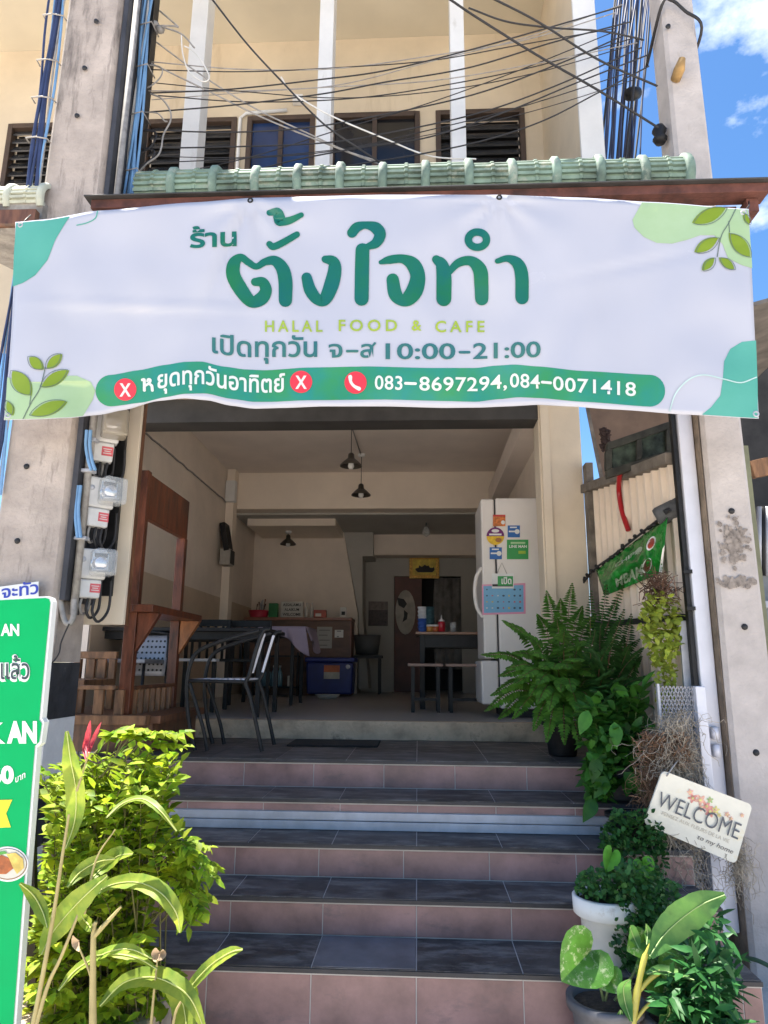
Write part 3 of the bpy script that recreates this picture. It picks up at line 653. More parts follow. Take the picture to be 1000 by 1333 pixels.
# big lettering
A_ = dict(sc=.24, ox=230, oy=260); B_ = dict(sc=.27, ox=440, oy=270)
def letter(strokes, k, **kw):
    m_ = []
    for i, s in enumerate(strokes): art('letter', [ribbon(s, 8, **kw)], 2+.15*i, k, step=12)
letter([[(425, 445, 22), (466, 448, 28), (484, 490, 32), (460, 535, 36), (405, 552, 32), (352, 492, 38), (308, 410, 38), (312, 345, 34), (348, 313, 21), (388, 338, 19), (432, 362, 17), (478, 337, 20), (530, 330, 27), (572, 370, 35), (590, 440, 38), (590, 545, 36)]], K_big, **A_)
letter([[(503, 240, 17), (524, 254, 19), (572, 234, 19), (652, 188, 17)]], K_big, **A_)
letter([[(503, 70, 16), (545, 66, 24), (556, 96, 32), (560, 118, 24), (612, 112, 20), (676, 82, 14)]], K_big, **A_)
letter([[(705, 422, 28), (725, 490, 33), (764, 540, 30), (805, 538, 34), (840, 460, 40), (858, 375, 36), (846, 334, 30), (806, 322, 20)]], K_big, **A_)
letter([[(68, 122, 24), (92, 95, 24), (135, 85, 18), (182, 98, 28), (203, 130, 28), (184, 170, 24), (146, 188, 16)], [(118, 205, 33), (116, 300, 34), (114, 440, 34)]], K_big, **B_)
letter([[(207, 264, 11), (250, 252, 20), (312, 248, 22), (362, 275, 34), (385, 330, 36), (372, 395, 40), (340, 438, 36), (305, 446, 28), (276, 415, 33), (264, 348, 30)]], K_big, **B_)
letter([[(474, 250, 20), (500, 275, 30), (511, 330, 36), (511, 440, 36)], [(528, 320, 14), (580, 268, 20), (640, 258, 24), (684, 300, 34), (692, 370, 34), (694, 440, 32)]], K_big, **B_)
letter([[(770, 258, 13), (820, 246, 17), (866, 270, 28), (886, 325, 32), (888, 435, 32)]], K_big, **B_)
ring = [(673+44*math.cos(2*math.pi*k/24), 155+37*math.sin(2*math.pi*k/24), 18) for k in range(25)]
letter([ring], K_big, **B_)
art('small_lettering', [fit_text('ร้าน', 247, 308, 322, 19, .028, rot=R(2.5), capref=.60)], 2, K_big, step=15)
for body, a, b, y, h in (('HALAL', 345, 420, 431.5, 15), ('FOOD', 441, 517, 430.5, 15), ('&', 536, 549, 430, 14), ('CAFE', 567, 631, 432, 15)):
    art('small_lettering', [fit_text(body, a, b, y, h, .016, sp=1.45)], 2, K_lime, step=15)
art('small_lettering', [fit_text('เปิดทุกวัน', 276, 413, 464, 23, .018, wave=lambda x: (lerpc(BOTC, x-5)-530)*.6 if x < 330 else 0, capref=.66)], 2, K_dk, step=10)
art('small_lettering', [fit_text('จ', 428, 446, 465, 17, .018, capref=.56)], 2, K_dk, step=10)
art('dash', [ribbon([(452, 457, 1.7), (465, 457, 1.7)], 3)], 2, K_dk)
art('small_lettering', [fit_text('ล', 469, 486, 465, 17, .018, capref=.56)], 2, K_dk, step=10)
art('small_lettering', [ribbon([(483.5, 452, 1.3), (488, 446.8, 1.5)], 3)], 2.4, K_dk)
art('small_lettering', [fit_text('10:00', 502, 593, 467, 21, .016)], 2, K_dk, step=10)
art('dash', [ribbon([(599, 458.5, 1.7), (611, 458.5, 1.7)], 3)], 2, K_dk)
art('small_lettering', [fit_text('21:00', 616, 704, 467, 21, .016, wave=lambda x: -(x-616)*.03)], 2, K_dk, step=10)
# green band
BT = [(120, 489), (145, 488), (180, 482), (215, 475), (240, 471), (262, 470.5), (290, 477), (320, 481), (345, 482), (400, 478.5), (480, 477), (560, 479), (620, 479), (645, 476), (670, 474.5), (700, 477), (760, 483), (850, 488), (880, 489)]
BB = [(120, 530), (145, 529), (185, 524), (215, 517), (240, 512.5), (268, 512), (300, 519), (330, 523), (352, 523), (400, 521), (500, 520), (580, 522), (620, 523), (650, 519.5), (675, 517), (700, 518), (760, 523), (850, 529.5), (880, 531)]
band = []; x0, x1 = 124.5, 866; hr = 20
for k in range(9): a = math.pi/2*k/8; band.append((x0+hr-hr*math.cos(a), lerpc(BT, x0+hr)+21-21*math.sin(a)))
for x in range(150, 845, 6): band.append((x, lerpc(BT, x)))
for k in range(9): a = math.pi/2*k/8; band.append((x1-hr+hr*math.sin(a), lerpc(BT, x1-hr)+21-21*math.cos(a)))
for k in range(9): a = math.pi/2*k/8; band.append((x1-hr+hr*math.cos(a), lerpc(BB, x1-hr)-20+20*math.sin(a)))
for x in range(840, 145, -6): band.append((x, lerpc(BB, x)))
for k in range(9): a = math.pi/2*k/8; band.append((x0+hr-hr*math.sin(a), lerpc(BB, x0+hr)-20+20*math.cos(a)))
art('green_band', [poly(band)], 1, K_band, step=8)
mid = lambda x: (lerpc(BT, x)+lerpc(BB, x))/2
for cx, cy in ((163, 507), (392, 497)):
    art('red_disc', [disc(cx, cy, 14.5)], 2, K_red, step=12)
    art('cross_letter', [fit_text('X', cx-7.5, cx+7.5, cy+8.5, 17, .03)], 3, K_white)
art('red_disc', [disc(463, 498, 14.5)], 2, K_red, step=12)
art('handset_icon', [ribbon([(456, 490.5, 2.6), (456.8, 497, 1.9), (461, 502.5, 1.9), (467.5, 506, 2.6)], 6), ribbon([(456.5, 490, 3.0), (458.2, 494.5, 2.6)], 3), ribbon([(464.2, 503.8, 2.6), (468.5, 506.2, 3.0)], 3)][:1], 3, K_white)
# first letter drawn by hand, the rest from the font
ho = lambda p: [(184+x*.9, mid(190)-2.2+y*.85, w*.92) for x, y, w in p]
art('band_lettering', [ribbon(ho([(1.5, -6, 2.0), (4, -6.5, 2.0), (4.4, -2, 2.1), (4.4, 10, 2.1)]), 4)], 2, K_white)
art('band_lettering', [ribbon(ho([(5, 3.5, 1.6), (11, -1, 1.9), (13, -5.5, 2.0), (10, -7, 1.6), (8.5, -4, 1.4)]), 4), ], 2.2, K_white)
art('band_lettering', [ribbon(ho([(11, 0, 1.6), (15, 3, 2.0), (16, 10, 2.1)]), 4)], 2.4, K_white)
art('band_lettering', [fit_text('ยุดทุกวันอาทิตย์', 205, 371, 8, 18.5, .02, wave=mid, capref=.60)], 2, K_white, step=10)
for body, a, b in (('083', 488, 524), ('8697294,', 546, 660), ('084', 664, 703), ('0071418', 720, 828)):
    art('band_lettering', [fit_text(body, a, b, 8.5, 18.5, .014, wave=lambda x: mid(x)-.6, sp=1.06)], 2, K_white, step=10)
for a, b in ((528, 541), (706, 717)):
    y = mid((a+b)/2); art('dash', [ribbon([(a, mid(a)-.5, 1.8), (b, mid(b)-.5, 1.8)], 3)], 2, K_white)
for px, py in ((27, 293), (968, 277), (984, 539), (11, 541), (326, 261), (650, 257)):
    c = BP(px, py); m = MB(); m.lathe([(.007, 0), (.009, .004), (.014, .004), (.016, 0)], (c.x, c.y-.002, c.z), 14, axis=(0, -1, 0)); m.build('eyelet', M['galv'] if py > 270 else M['dark_metal'], bn)
for px, py, qx, qy in ((968, 277, 975, 262), (27, 293, 40, 280)):
    a, b = BP(px, py), P(qx, qy, 3.27); m = MB(); m.tube([a, (a+b)/2+Vector((.01, -.01, 0)), b], .004, 6); m.build('tie_cord', M['dark_metal'], bn)

# ================================================================== METERS, BOARDS AT LEFT
plastic_w = mat('meter_plastic', (.62, .61, .60), .5, var=.08, scale=10, stain=((.36, .33, .30), 9, .68, (1, 1, 1)))
meter_glass = glass_mat('meter_glass', (.75, .78, .80), .06, .30)
meter_in = mat('meter_inside', (.55, .57, .60), .3, .6, var=.3, scale=20)
label_red = mat('label_red', (.62, .10, .12), .5, var=.2)
wb = thing('wall_board', 'tall cream painted board behind the electric meters, ending above the wooden chair', 'board', (-1.65, 3.8, 1.9))
wb_r = P(172, 675, 3.78).x; wb_z = P(130, 813, 3.78).z
m = MB(); m.span((-1.95, 3.78, wb_z), (wb_r, 3.81, 3.9)); m.build('panel', mat('board_cream', (.78, .67, .53), .75, var=.05, scale=2, bump=.06, stain=((.74, .63, .49), 3, .66, (1, 1, .3))), wb, bevel=.002)
m = MB(); m.span((wb_r-.03, 3.812, wb_z), (wb_r, 3.86, 3.9)); m.build('batten', M['brown_wood'], wb)
def meter(px, py, label, s=1.0, yaw=-48, glass=None):
    """meter on the pole's right side, turned a little to the street"""
    c = P(px, py, 3.56); t = thing('electric_meter', label, 'meter', (LX1+.04, 3.56, c.z), 'electric meters on the pole'); s *= .90
    q = Matrix.Rotation(R(yaw), 3, 'Z')
    ax = q @ Vector((1, 0, 0)); ay = q @ Vector((0, 1, 0)); o = Vector((LX1+.078, 3.58, c.z))
    B = Matrix((ax, ay, Vector((0, 0, 1)))).transposed()
    def bx(mb, x, y, z, sx, sy, sz, tp=1): return mb.box(o + ax*x*s + ay*y*s + Vector((0, 0, z*s)), (sx*s, sy*s, sz*s), B, tp)
    bx(MB(), .03, -.015, 0, .075, .165, .19).build('base', plastic_w, t, bevel=.012)
    bx(MB(), .03, -.02, -.155, .07, .125, .115, 1.08).build('terminal_box', plastic_w, t, bevel=.010)
    bx(MB(), .0665, .01, -.15, .003, .062, .055).build('warning_label', label_red, t)
    for k in range(3): bx(MB(), .0685, .01, -.137-.013*k, .001, .046-.012*(k % 2), .005).build('label_print', plastic_w, t)
    g = MB(); bx(g, .125, .03, .005, .125, .140, .165, .98); g.build('cover', glass or meter_glass, t, bevel=.016)
    g = MB(); bx(g, .085, .02, .010, .02, .10, .12); g.build('dial_plate', meter_in, t, bevel=.004)
    g = MB(); g.lathe([(0, .010), (.030, .010), (.034, .006), (.036, -.03), (.044, -.034)], o+ax*.130*s+ay*.015*s+Vector((0, 0, .0)), 22, axis=ax); g.build('dial_drum', mat('drum', (.78, .78, .80), .2, .8, var=.1), t)
    g = MB(); g.lathe([(0, -.003), (.042, -.003), (.043, 0), (.042, .003), (0, .003)], o+ax*.125*s+ay*.02*s+Vector((0, 0, -.045*s)), 20); g.build('disc', M['galv'], t)
    g = MB(); bx(g, .10, .02, .052, .02, .075, .024); g.build('counter_window', M['dark_metal'], t, bevel=.003)
    g = MB(); g.lathe([(0, .004), (.013, .004), (.014, 0)], o+ax*.069*s-ay*.075*s+Vector((0, 0, .02)), 14, axis=ax); g.build('seal_screw', M['galv'], t)
    for k in range(3):
        b0 = o+ax*(.035)*s+ay*(-.055+.038*k)*s+Vector((0, 0, -.208*s)); e = b0+ay*(.05+.02*k)-ax*.05
        pts = spline([tuple(b0), tuple(b0+Vector((.0, -.012, -.05-.012*k))), tuple((b0+e)/2+Vector((0, -.02, -.085-.018*k))), tuple(e+Vector((.0, 0, -.05))), tuple(e+Vector((0, 0, .10)))], 6)
        MB().tube(pts, .0075, 7).build('lead_wire', M['cable_black' if k else 'cable_grey'], t, fixn=False)
    return t
meter(143, 558, 'topmost electric meter with dusty glass cover, half hidden under the banner', 1.04, -58, glass_mat('dusty_glass', (.50, .44, .34), .3, .5))
meter(127, 643, 'middle electric meter with a bright clear cover and red label', .98, -44)
meter(112, 735, 'lowest electric meter on the pole, just above the dangling wires', .94, -50)
m = MB(); m.span((LX1+.036, 3.715, P(85, 775, 3.7).z), (LX1+.13, 3.74, 3.9)); m.build('rear_plank', M['dark_metal'], dbd)
for py in (572, 612, 700): c = P(108, py, 3.44); MB().box((LX1+.06, 3.46, c.z), (.07, .05, .018)).build('clip', M['galv'], dbd, bevel=.003)
m = MB()
for k in range(2): m.tube(spline([tuple(P(x+5*k, y, 3.42)) for x, y in ((113, 560), (112, 580), (115, 600), (119, 612))], 6), .009, 7); m.tube(spline([tuple(P(x+4*k, y, 3.42)) for x, y in ((101, 632), (98, 665), (101, 700))], 6), .009, 7)
tag(m.build('blue_wires', M['cable_blue'], fixn=False), 'blue supply wires running along the dark plank beside the electric meters', 'wires')
tag(MB().tube(spline([tuple(P(x, y, 3.44)) for x, y in ((78, 690), (77, 760), (82, 800), (88, 812), (95, 805), (97, 780))], 8), .014, 8).build('looped_conduit', M['cable_grey'], fixn=False), 'grey flexible conduit looping below the dark plank under the lowest meter', 'conduit')
tag(MB().tube(spline([tuple(P(x, y, 3.42)) for x, y in ((90, 812), (80, 835), (76, 852), (62, 870))], 8), .004, 6).build('dangling_wire', M['cable_black'], fixn=False), 'thin black wire dangling against the black painted pole band', 'wire')

# ---- green menu board
gs = thing('menu_sign', 'bright green menu board with rounded white edge standing at the left foot of the pole', 'sign', (-1.45, 2.3, 0))
SGD = 2.35
def SP(px, py, lay=0): return P(px, py, SGD-.0016*lay)
g_green = mat('sign_green', (.001, .40, .115), .6, var=.04, spec=.15); g_white = mat('sign_white', (.80, .80, .78), .4, var=.02)
bb = [SP(-260, 790), SP(60, 776), SP(66, 778), SP(68, 783), SP(54, 935), SP(57, 940), SP(53, 968), SP(48, 973), SP(34, 1150), SP(14, 1420), SP(-260, 1420)]
m = MB(); m.prism([p+Vector((0, .003, 0)) for p in bb], (0, .03, 0)); m.build('board', g_white, gs)
art('face', [poly([(-258, 794), (59, 778.5), (64, 780), (65.5, 785), (51, 937), (54.5, 942), (51, 966), (45.5, 971), (31, 1150), (11, 1418), (-258, 1418)])], 0, g_green, gs, 60, SP)
m = MB()
for px in (4, -200):
    a = P(px, 1300, SGD+.04); m2 = MB(); m2.bar((a.x-.05, SGD+.045, 1.5), (a.x-.05, SGD+.40, 0), .03, .02); m2.build('rear_leg', M['dark_metal'], gs)
lt = dict(parent=gs, fn=SP)
art('lettering', [fit_text('AN', 1, 25, 827, 15, .04)], 1, g_white, step=60, **lt)
art('lettering', [fit_text('แล้ว', -1, 39, 885, 22, .065, capref=.6)], 1, g_white, step=60, **lt)
art('lettering', [fit_text('แล้ว', 1, 38, 884, 22, .006, capref=.6)], 2, mat('sign_dark', (.03, .05, .06), .4), step=60, **lt)
art('lettering', [fit_text('K', -22, 7, 967, 27, .03), ], 1, g_white, step=60, **lt)
art('lettering', [fit_text('AN', 9, 48, 966, 27, .055)], 1, g_white, step=60, **lt)
art('lettering', [fit_text('60', -14, 18, 1019, 22, .05)], 1, g_white, step=60, **lt)
art('lettering', [fit_text('บาท', 20, 33, 1019, 7, .02, rot=R(28), capref=.6)], 1, g_white, step=60, **lt)
art('yellow_ribbon', [poly([(-60, 1043), (16, 1041), (8, 1059), (14, 1077), (-60, 1080)])], 1, mat('sign_yellow', (.85, .70, .02), .4), gs, 60, SP)
art('plate', [disc(10, 1125, 27, 23)], 1, g_white, gs, 60, SP)
art('plate_rim', [disc(10, 1125, 25, 20.5)], 2, mat('plate_brown', (.30, .16, .07), .5), gs, 60, SP)
art('plate_face', [disc(10, 1124.5, 24, 19.5)], 3, mat('plate_cream', (.72, .70, .60), .5), gs, 60, SP)
art('curry', [poly([(-12, 1118), (2, 1113), (13, 1118), (18, 1130), (8, 1138), (-10, 1138)])], 4, mat('curry', (.48, .13, .03), .5, var=.3, scale=30), gs, 60, SP)
art('omelette', [poly([(8, 1112), (20, 1110), (30, 1118), (31, 1130), (22, 1138), (17, 1130), (12, 1118)])], 5, mat('omelette', (.75, .55, .12), .5, var=.2, scale=30), gs, 60, SP)
art('herbs', [poly([(-12, 1116), (-8, 1110), (6, 1108), (10, 1111), (0, 1113)])], 5, mat('herbs', (.10, .40, .06), .5), gs, 60, SP)
bs = thing('sticker_sign', 'small white sign with blue Thai letters peeping above the green menu board', 'sign', (-1.8, 3.3, 1.7))
def SQ(px, py, lay=0): return P(px, py, 3.36-.0016*lay)
m = MB(); m.prism([SQ(-30, 768), SQ(50, 757), SQ(50, 800), SQ(-30, 800)], (0, .004, 0)); m.build('plate', g_white, bs)
art('lettering', [fit_text('จะทัว', 2, 50, 779, 13, .02, rot=R(8), capref=.6)], 1, mat('sign_blue', (.03, .06, .45), .4), bs, 60, SQ)

# ================================================================== WOODEN STAND ON THE LANDING
bt = thing('wooden_stand', 'tall dark red wooden stand with head board, shelf, corner brackets and slatted rail', 'stand', (-1.8, 4.5, LZ))
XA = -1.77
zt = P(182, 615, 4.25).z; ztb = P(190, 672, 4.25).z; zs_ = P(185, 797, 4.2).z; zp = P(140, 931, 4.2).z
m = MB(); m.span((XA-.03, 4.29, ztb), (XA+.02, 5.08, zt)); m.build('head_board', M['red_wood'], bt, bevel=.004)
m = MB(); m.span((XA-.045, 4.23, zp), (XA+.03, 4.288, zt+.01)); m.build('post', M['red_wood'], bt, bevel=.004)
m = MB(); m.span((XA-.04, 5.02, zs_+.05), (XA+.025, 5.081, ztb-.001)); m.build('post', M['red_wood'], bt, bevel=.004)
m = MB(); m.span((XA-.04, 5.02, zp), (XA+.025, 5.081, zs_)); m.build('post', M['red_wood'], bt, bevel=.004)
m = MB(); m.span((XA-.10, 4.15, zs_), (XA-.047, 5.12, zs_+.045)); m.span((XA+.032, 4.15, zs_), (XA+.16, 5.12, zs_+.045)); m.span((XA-.046, 4.15, zs_), (XA+.031, 4.228, zs_+.045)); m.span((XA-.046, 4.29, zs_), (XA+.031, 5.015, zs_+.045)); m.build('shelf', M['red_wood'], bt, bevel=.004)
for y in (4.24, 5.03):
    m = MB(); m.prism([(XA+.031, y, zs_-.002), (XA+.17, y, zs_-.002), (XA+.15, y, zs_-.04), (XA+.031, y, zs_-.24)], (0, .045, 0)); m.build('bracket', mat('bright_wood', (.34, .125, .04), .35, var=.4, scale=8, bump=.1, stretch=(2, 2, .6)) if y > 5 else M['red_wood'], bt, bevel=.003)
xl = P(84, 930, 4.2).x; xr = P(192, 930, 4.2).x
m = MB(); m.span((xl-.3, 4.18, zp-.055), (xr, 4.25, zp)); m.build('front_plank', M['old_wood'], bt, bevel=.005)
m = MB(); m.span((xl-.3, 4.252, zp-.05), (XA+.22, 5.15, zp-.006)); m.build('platform', M['brown_wood'], bt, bevel=.004)
m = MB(); m.span((xr-.02, 4.27, LZ+.001), (XA+.17, 5.1, zp-.052)); m.span((xl-.2, 4.30, LZ+.001), (xr-.022, 4.34, zp-.056)); m.build('base_box', M['brown_wood'], bt)
zr = P(130, 895, 4.22).z
m = MB(); m.span((xl-.3, 4.20, zr-.012), (XA-.05, 4.235, zr+.012)); m.build('rail', M['old_wood'], bt, bevel=.003)
for px, w in ((78, 8), (96, 11), (130, 12), (157, 11)):
    a = P(px, 900, 4.22); m = MB(); m.span((a.x-w*.0024, 4.205, zp), (a.x+w*.0024, 4.23, zr-.013)); m.build('slat', M['old_wood'], bt, bevel=.002)
m = MB(); m.span((XA-.0, 4.30, zr-.015), (XA+.03, 5.018, zr+.01)); m.build('side_rail', M['brown_wood'], bt, bevel=.003)
for k in range(7):
    y = 4.34+.1*k; m = MB(); m.span((XA+.002, y, zp-.005), (XA+.026, y+.03, zr-.016)); m.build('side_slat', M['old_wood'], bt, bevel=.002)

wc = thing('wooden_chair', 'old brown wooden chair with upright back slats behind the stand', 'chair', (-2.15, 4.9, FZ))
za = P(120, 848, 4.85).z; zb_ = LZ
x0, x1 = P(92, 880, 4.85).x, P(150, 880, 4.85).x
m = MB(); m.span((x0, 4.84, za-.05), (x1, 4.88, za)); m.build('top_rail', M['old_wood'], wc, bevel=.004)
for x in (x0+.02, x1-.05): m = MB(); m.span((x, 4.84, zb_), (x+.045, 4.88, za-.052)); m.build('leg', M['old_wood'], wc, bevel=.003)
for f in (.33, .58): m = MB(); x = x0+(x1-x0)*f; m.span((x, 4.845, zb_+.42), (x+.06, 4.87, za-.052)); m.build('back_slat', M['old_wood'], wc, bevel=.003)
m = MB(); m.span((x0, 4.40, zb_+.38), (x1, 4.838, zb_+.42)); m.build('seat', M['old_wood'], wc, bevel=.004)
for x in (x0+.01, x1-.05): m = MB(); m.span((x, 4.41, zb_), (x+.045, 4.45, zb_+.378)); m.build('leg', M['old_wood'], wc, bevel=.003)

# ---- metal armchair
mc = thing('metal_chair', 'black metal armchair with white slat seat at the left edge of the landing', 'chair', (-1.2, 4.6, LZ))
def CP(px, py, d): return tuple(P(px, py, d))
D1, D2 = 4.35, 4.72
dx = 0
for d in (D1, D2):
    f0 = P(245, 905, D1); 
    def C(px, py, dd=d): p = P(px, py, D1); return (p.x, dd, p.z)
    def on_floor(px): p = P(px, 975, D1); return (p.x, d, LZ+.01)
    MB().tube(spline([on_floor(254), C(246, 940), C(243, 900), C(247, 868), C(258, 848), C(285, 836), C(315, 827), C(338, 821)], 6), .013, 8).build('arm_frame', M['dark_metal'], mc, fixn=False)
    MB().tube(spline([C(352, 819), C(343, 822), C(334, 845), C(325, 878), C(320, 889), C(325, 905), C(333, 940), on_floor(341)], 6), .013, 8).build('rear_frame', M['dark_metal'], mc, fixn=False)
    MB().tube([C(247, 886), C(322, 888)], .011, 8).build('seat_rail', M['dark_metal'], mc)
    MB().tube(spline([C(247, 890), C(256, 920), C(265, 950), on_floor(270)], 6), .012, 8).build('leg', M['dark_metal'], mc, fixn=False)
pt = lambda px, py: P(px, py, D1)
for k in range(9):
    a = pt(251+8.2*k, 885.0); m = MB(); m.span((a.x-.013, D1+.012, a.z-.005), (a.x+.013, D2-.012, a.z+.006)); m.build('seat_slat', M['white_metal'], mc, bevel=.002)
for d in (D1+.025, D1+.055, D2-.03):
    a, b = pt(342, 824), pt(326, 876); m = MB(); m.bar((a.x, d, a.z), (b.x, d, b.z), .010, .016, (1, 0, 0)); m.build('back_slat', M['white_metal'], mc, bevel=.002)

# ---- black tables with chairs in the room
def table(name, label, x0, x1, y0, y1, z, mtop, mleg, group=None, th=.03, lt=.035, apron=.06):
    t = thing(name, label, 'table', ((x0+x1)/2, (y0+y1)/2, FZ), group)
    m = MB(); m.span((x0, y0, z-th), (x1, y1, z)); m.build('tabletop', mtop, t, bevel=.005)
    m = MB(); m.span((x0+.05, y0+.05, z-th-apron), (x1-.05, y1-.05, z-th-.001)); m.build('apron', mleg, t)
    for x in (x0+.04, x1-.04-lt):
        for y in (y0+.04, y1-.04-lt): m = MB(); m.span((x, y, FZ+.001), (x+lt, y+lt, z-th-.001)); m.build('leg', mleg, t, bevel=.003)
    return t
xa, xb = P(176, 818, 5.6).x, P(348, 818, 5.45).x
table('dining_table', 'black topped dining table behind the metal armchair', xa-.35, xb, 5.42, 6.2, P(300, 817, 5.42).z, M['dark_metal'], M['dark_metal'])
pc = thing('perforated_chair', 'grey chair with a perforated metal back behind the wooden stand', 'chair', (-2.1, 5.3, FZ))
pm_ = mat('perforated', (.34, .34, .36), .45, .3, var=.15, scale=8)
x0, x1 = P(158, 850, 5.3).x, P(216, 850, 5.3).x; z0, z1 = P(190, 880, 5.3).z, P(190, 827, 5.3).z
m = MB()
def backp(u, v): return Vector((x0+(x1-x0)*u, 5.30+.06*v+.03*math.cos((u-.5)*3), z0+(z1-z0)*v))
m.grid(backp, 12, 8); m.build('backrest', pm_, pc, fixn=False, solid=.006)
m = MB()
for i in range(9):
    for j in range(6):
        c = backp((i+1)/10, (j+1)/7); m.lathe([(0, .006), (.009, .006)], (c.x, c.y-.0005, c.z), 8, axis=(0, -1, .1))
m.build('perforations', M['dark'], pc)
MB().tube(spline([(x0, 5.5, FZ+.01), (x0, 5.36, z0-.1), (x0, 5.34, z1-.05), (x0+.06, 5.4, z1+.02), (x1-.06, 5.4, z1+.02), (x1, 5.34, z1-.05), (x1, 5.36, z0-.1), (x1, 5.5, FZ+.01)], 6), .013, 8).build('back_frame', M['dark_metal'], pc, fixn=False)
m = MB(); m.span((x0+.02, 4.95, FZ+.40), (x1-.02, 5.33, FZ+.43)); m.build('seat', pm_, pc, bevel=.006)
for x in (x0+.02, x1-.04): m = MB(); m.tube([(x, 4.97, LZ+.002), (x, 4.99, FZ+.40)], .012, 8); m.build('leg', M['dark_metal'], pc)
def slat_chair(px, d, label, s=1, w=.42):
    p = P(px, 860, d); t = thing('slat_chair', label, 'chair', (p.x, d, FZ), 'dark slat back chairs at the tables')
    x0, x1 = p.x-w/2, p.x+w/2
    for x in (x0, x1-.03): m = MB(); m.span((x, d, FZ+.001), (x+.03, d+.03, FZ+.80)); m.build('leg', M['dark_metal'], t, bevel=.003)
    for x in (x0, x1-.03): m = MB(); m.span((x, d+s*.4, FZ+.001), (x+.03, d+s*.4+.03, FZ+.42)); m.build('leg', M['dark_metal'], t, bevel=.003)
    m = MB(); m.span((x0, min(d+.031, d+s*.4), FZ+.421), (x1, max(d, d+s*.43), FZ+.445)); m.build('seat', M['white_metal'] if px < 300 else M['dark_metal'], t, bevel=.003)
    m = MB(); m.span((x0+.031, d+.002, FZ+.74), (x1-.031, d+.026, FZ+.80)); m.build('top_rail', M['dark_metal'], t, bevel=.003)
    for k in range(5): m = MB(); x = x0+.06+k*(w-.14)/4; m.span((x, d+.006, FZ+.446), (x+.022, d+.02, FZ+.739)); m.build('back_slat', M['dark_metal'], t)
    return t
slat_chair(268, 6.35, 'dark slat back chair behind the black topped table, nearer the left wall', -1)
slat_chair(322, 6.45, 'dark slat back chair behind the black topped table, nearer the purple cloth', -1)
tb2 = table('side_table', 'dark table under a mauve cloth in front of the counter', P(300, 830, 7.2).x, P(392, 830, 7.2).x, 7.0, 7.7, P(360, 816, 7.0).z, M['brown_wood'], M['dark_metal'])
cl = thing('tablecloth', 'mauve cloth draped over the corner of the dark side table', 'cloth', (P(370, 820, 7.0).x, 7.1, 1.8))
tz = P(360, 816, 7.0).z
ca, cb2 = P(335, 816, 6.98).x, P(398, 816, 6.98).x
def clothf(u, v):
    x = ca+(cb2-ca)*u; fold = .03*math.sin(u*14)+.02*math.sin(u*23+1)
    if v < .5: return Vector((x+.02*(1-v*2), 7.68-(v*2)*.70, tz+.004))
    t = (v-.5)*2; return Vector((x+t*.05*u, 6.975-.02*t+fold*t*.8, tz+.003-t*(.08+.20*u*u+.03*math.sin(u*9))))
m = MB(); m.grid(clothf, 40, 20); m.grid(lambda u, v: Vector((cb2+.003+.05*v+.02*math.sin(u*9)*v, 7.68-.70*u, tz+.003-v*(.20+.06*math.sin(u*5)))), 20, 8); m.build('cloth', mat('mauve', (.34, .27, .34), .9, var=.08, scale=6), cl, fixn=False, solid=.003)

# ---- counter and things on it
CD = 9.5
ct = thing('counter', 'dark brown reception counter with overhanging red brown top below the stairs', 'counter', (P(390, 850, CD).x, 9.8, FZ))
cz1 = P(430, 804, CD).z; c0, c1 = P(318, 850, CD).x, P(455, 850, CD).x
m = MB(); m.span((c0, CD, FZ+.001), (c1, CD+.45, cz1-.041)); m.build('front_panel', M['counter_wood'], ct)
m = MB(); m.span((c0-.02, CD-.04, cz1-.04), (c1+.03, CD+.47, cz1)); m.build('worktop', mat('worktop', (.26, .095, .05), .35, var=.2, scale=8), ct, bevel=.005)
m = MB(); m.span((c1+.001, CD+.01, FZ+.001), (c1+.02, CD+.44, cz1-.042)); m.build('end_panel', mat('end_panel', (.20, .08, .05), .45, var=.2), ct)
def paper(x0, y0, x1, y1, col, label, lines, name='notice'):
    t = thing(name, label, 'paper', P((x0+x1)/2, y1, CD-.004))
    a, b = P(x0, y0, CD), P(x1, y1, CD); m = MB(); m.span((a.x, CD-.006, b.z), (b.x, CD-.002, a.z)); m.build('sheet', mat('paper', col, .8, var=.04), t)
    for k in range(lines):
        z = a.z-(a.z-b.z)*(.15+.7*k/max(1, lines-1)); m = MB(); m.span((a.x+.03, CD-.0075, z-.008), (b.x-.03-.03*(k % 2), CD-.0065, z+.004)); m.build('writing', mat('ink', (.18, .17, .16), .8), t)
paper(413, 816, 432, 844, (.40, .38, .34), 'large grey printed sheet pinned to the counter front', 4)
paper(436, 820, 447, 830, (.72, .70, .66), 'small white card pinned to the counter front beside the larger sheet', 2)
def at_counter(px, d=CD+.12): return P(px, 803, d)
def on_ct(px, d): v = P(px, 800, d); return Vector((v.x, d, cz1+.001))
lb = thing('letter_board', 'white letter board with three rows of black capitals on the counter', 'sign', on_ct(380, 9.62))
a, b = P(366, 783, 9.62), P(394, 803, 9.62)
m = MB(); m.span((a.x, 9.62, cz1+.001), (b.x, 9.66, a.z)); m.build('panel', mat('lb_white', (.55, .53, .48), .6), lb, bevel=.004)
lk = mat('lb_black', (.02, .02, .02), .6)
hh = a.z-cz1
for k, body in enumerate(('ASSALAMU', 'ALAIKUM', 'WELCOME')):
    vs, fs = fit_text(body, 0, 1, 0, 1, .02); w = (b.x-a.x)*(.82 if k != 1 else .66); x_ = (a.x+b.x)/2-w/2; zz = a.z-hh*(.28+.29*k)
    m = MB(); m.add([(x_+x*w, 9.6185, zz-y*hh*.17) for x, y in vs], fs); m.build('lettering', lk, lb, fixn=False)
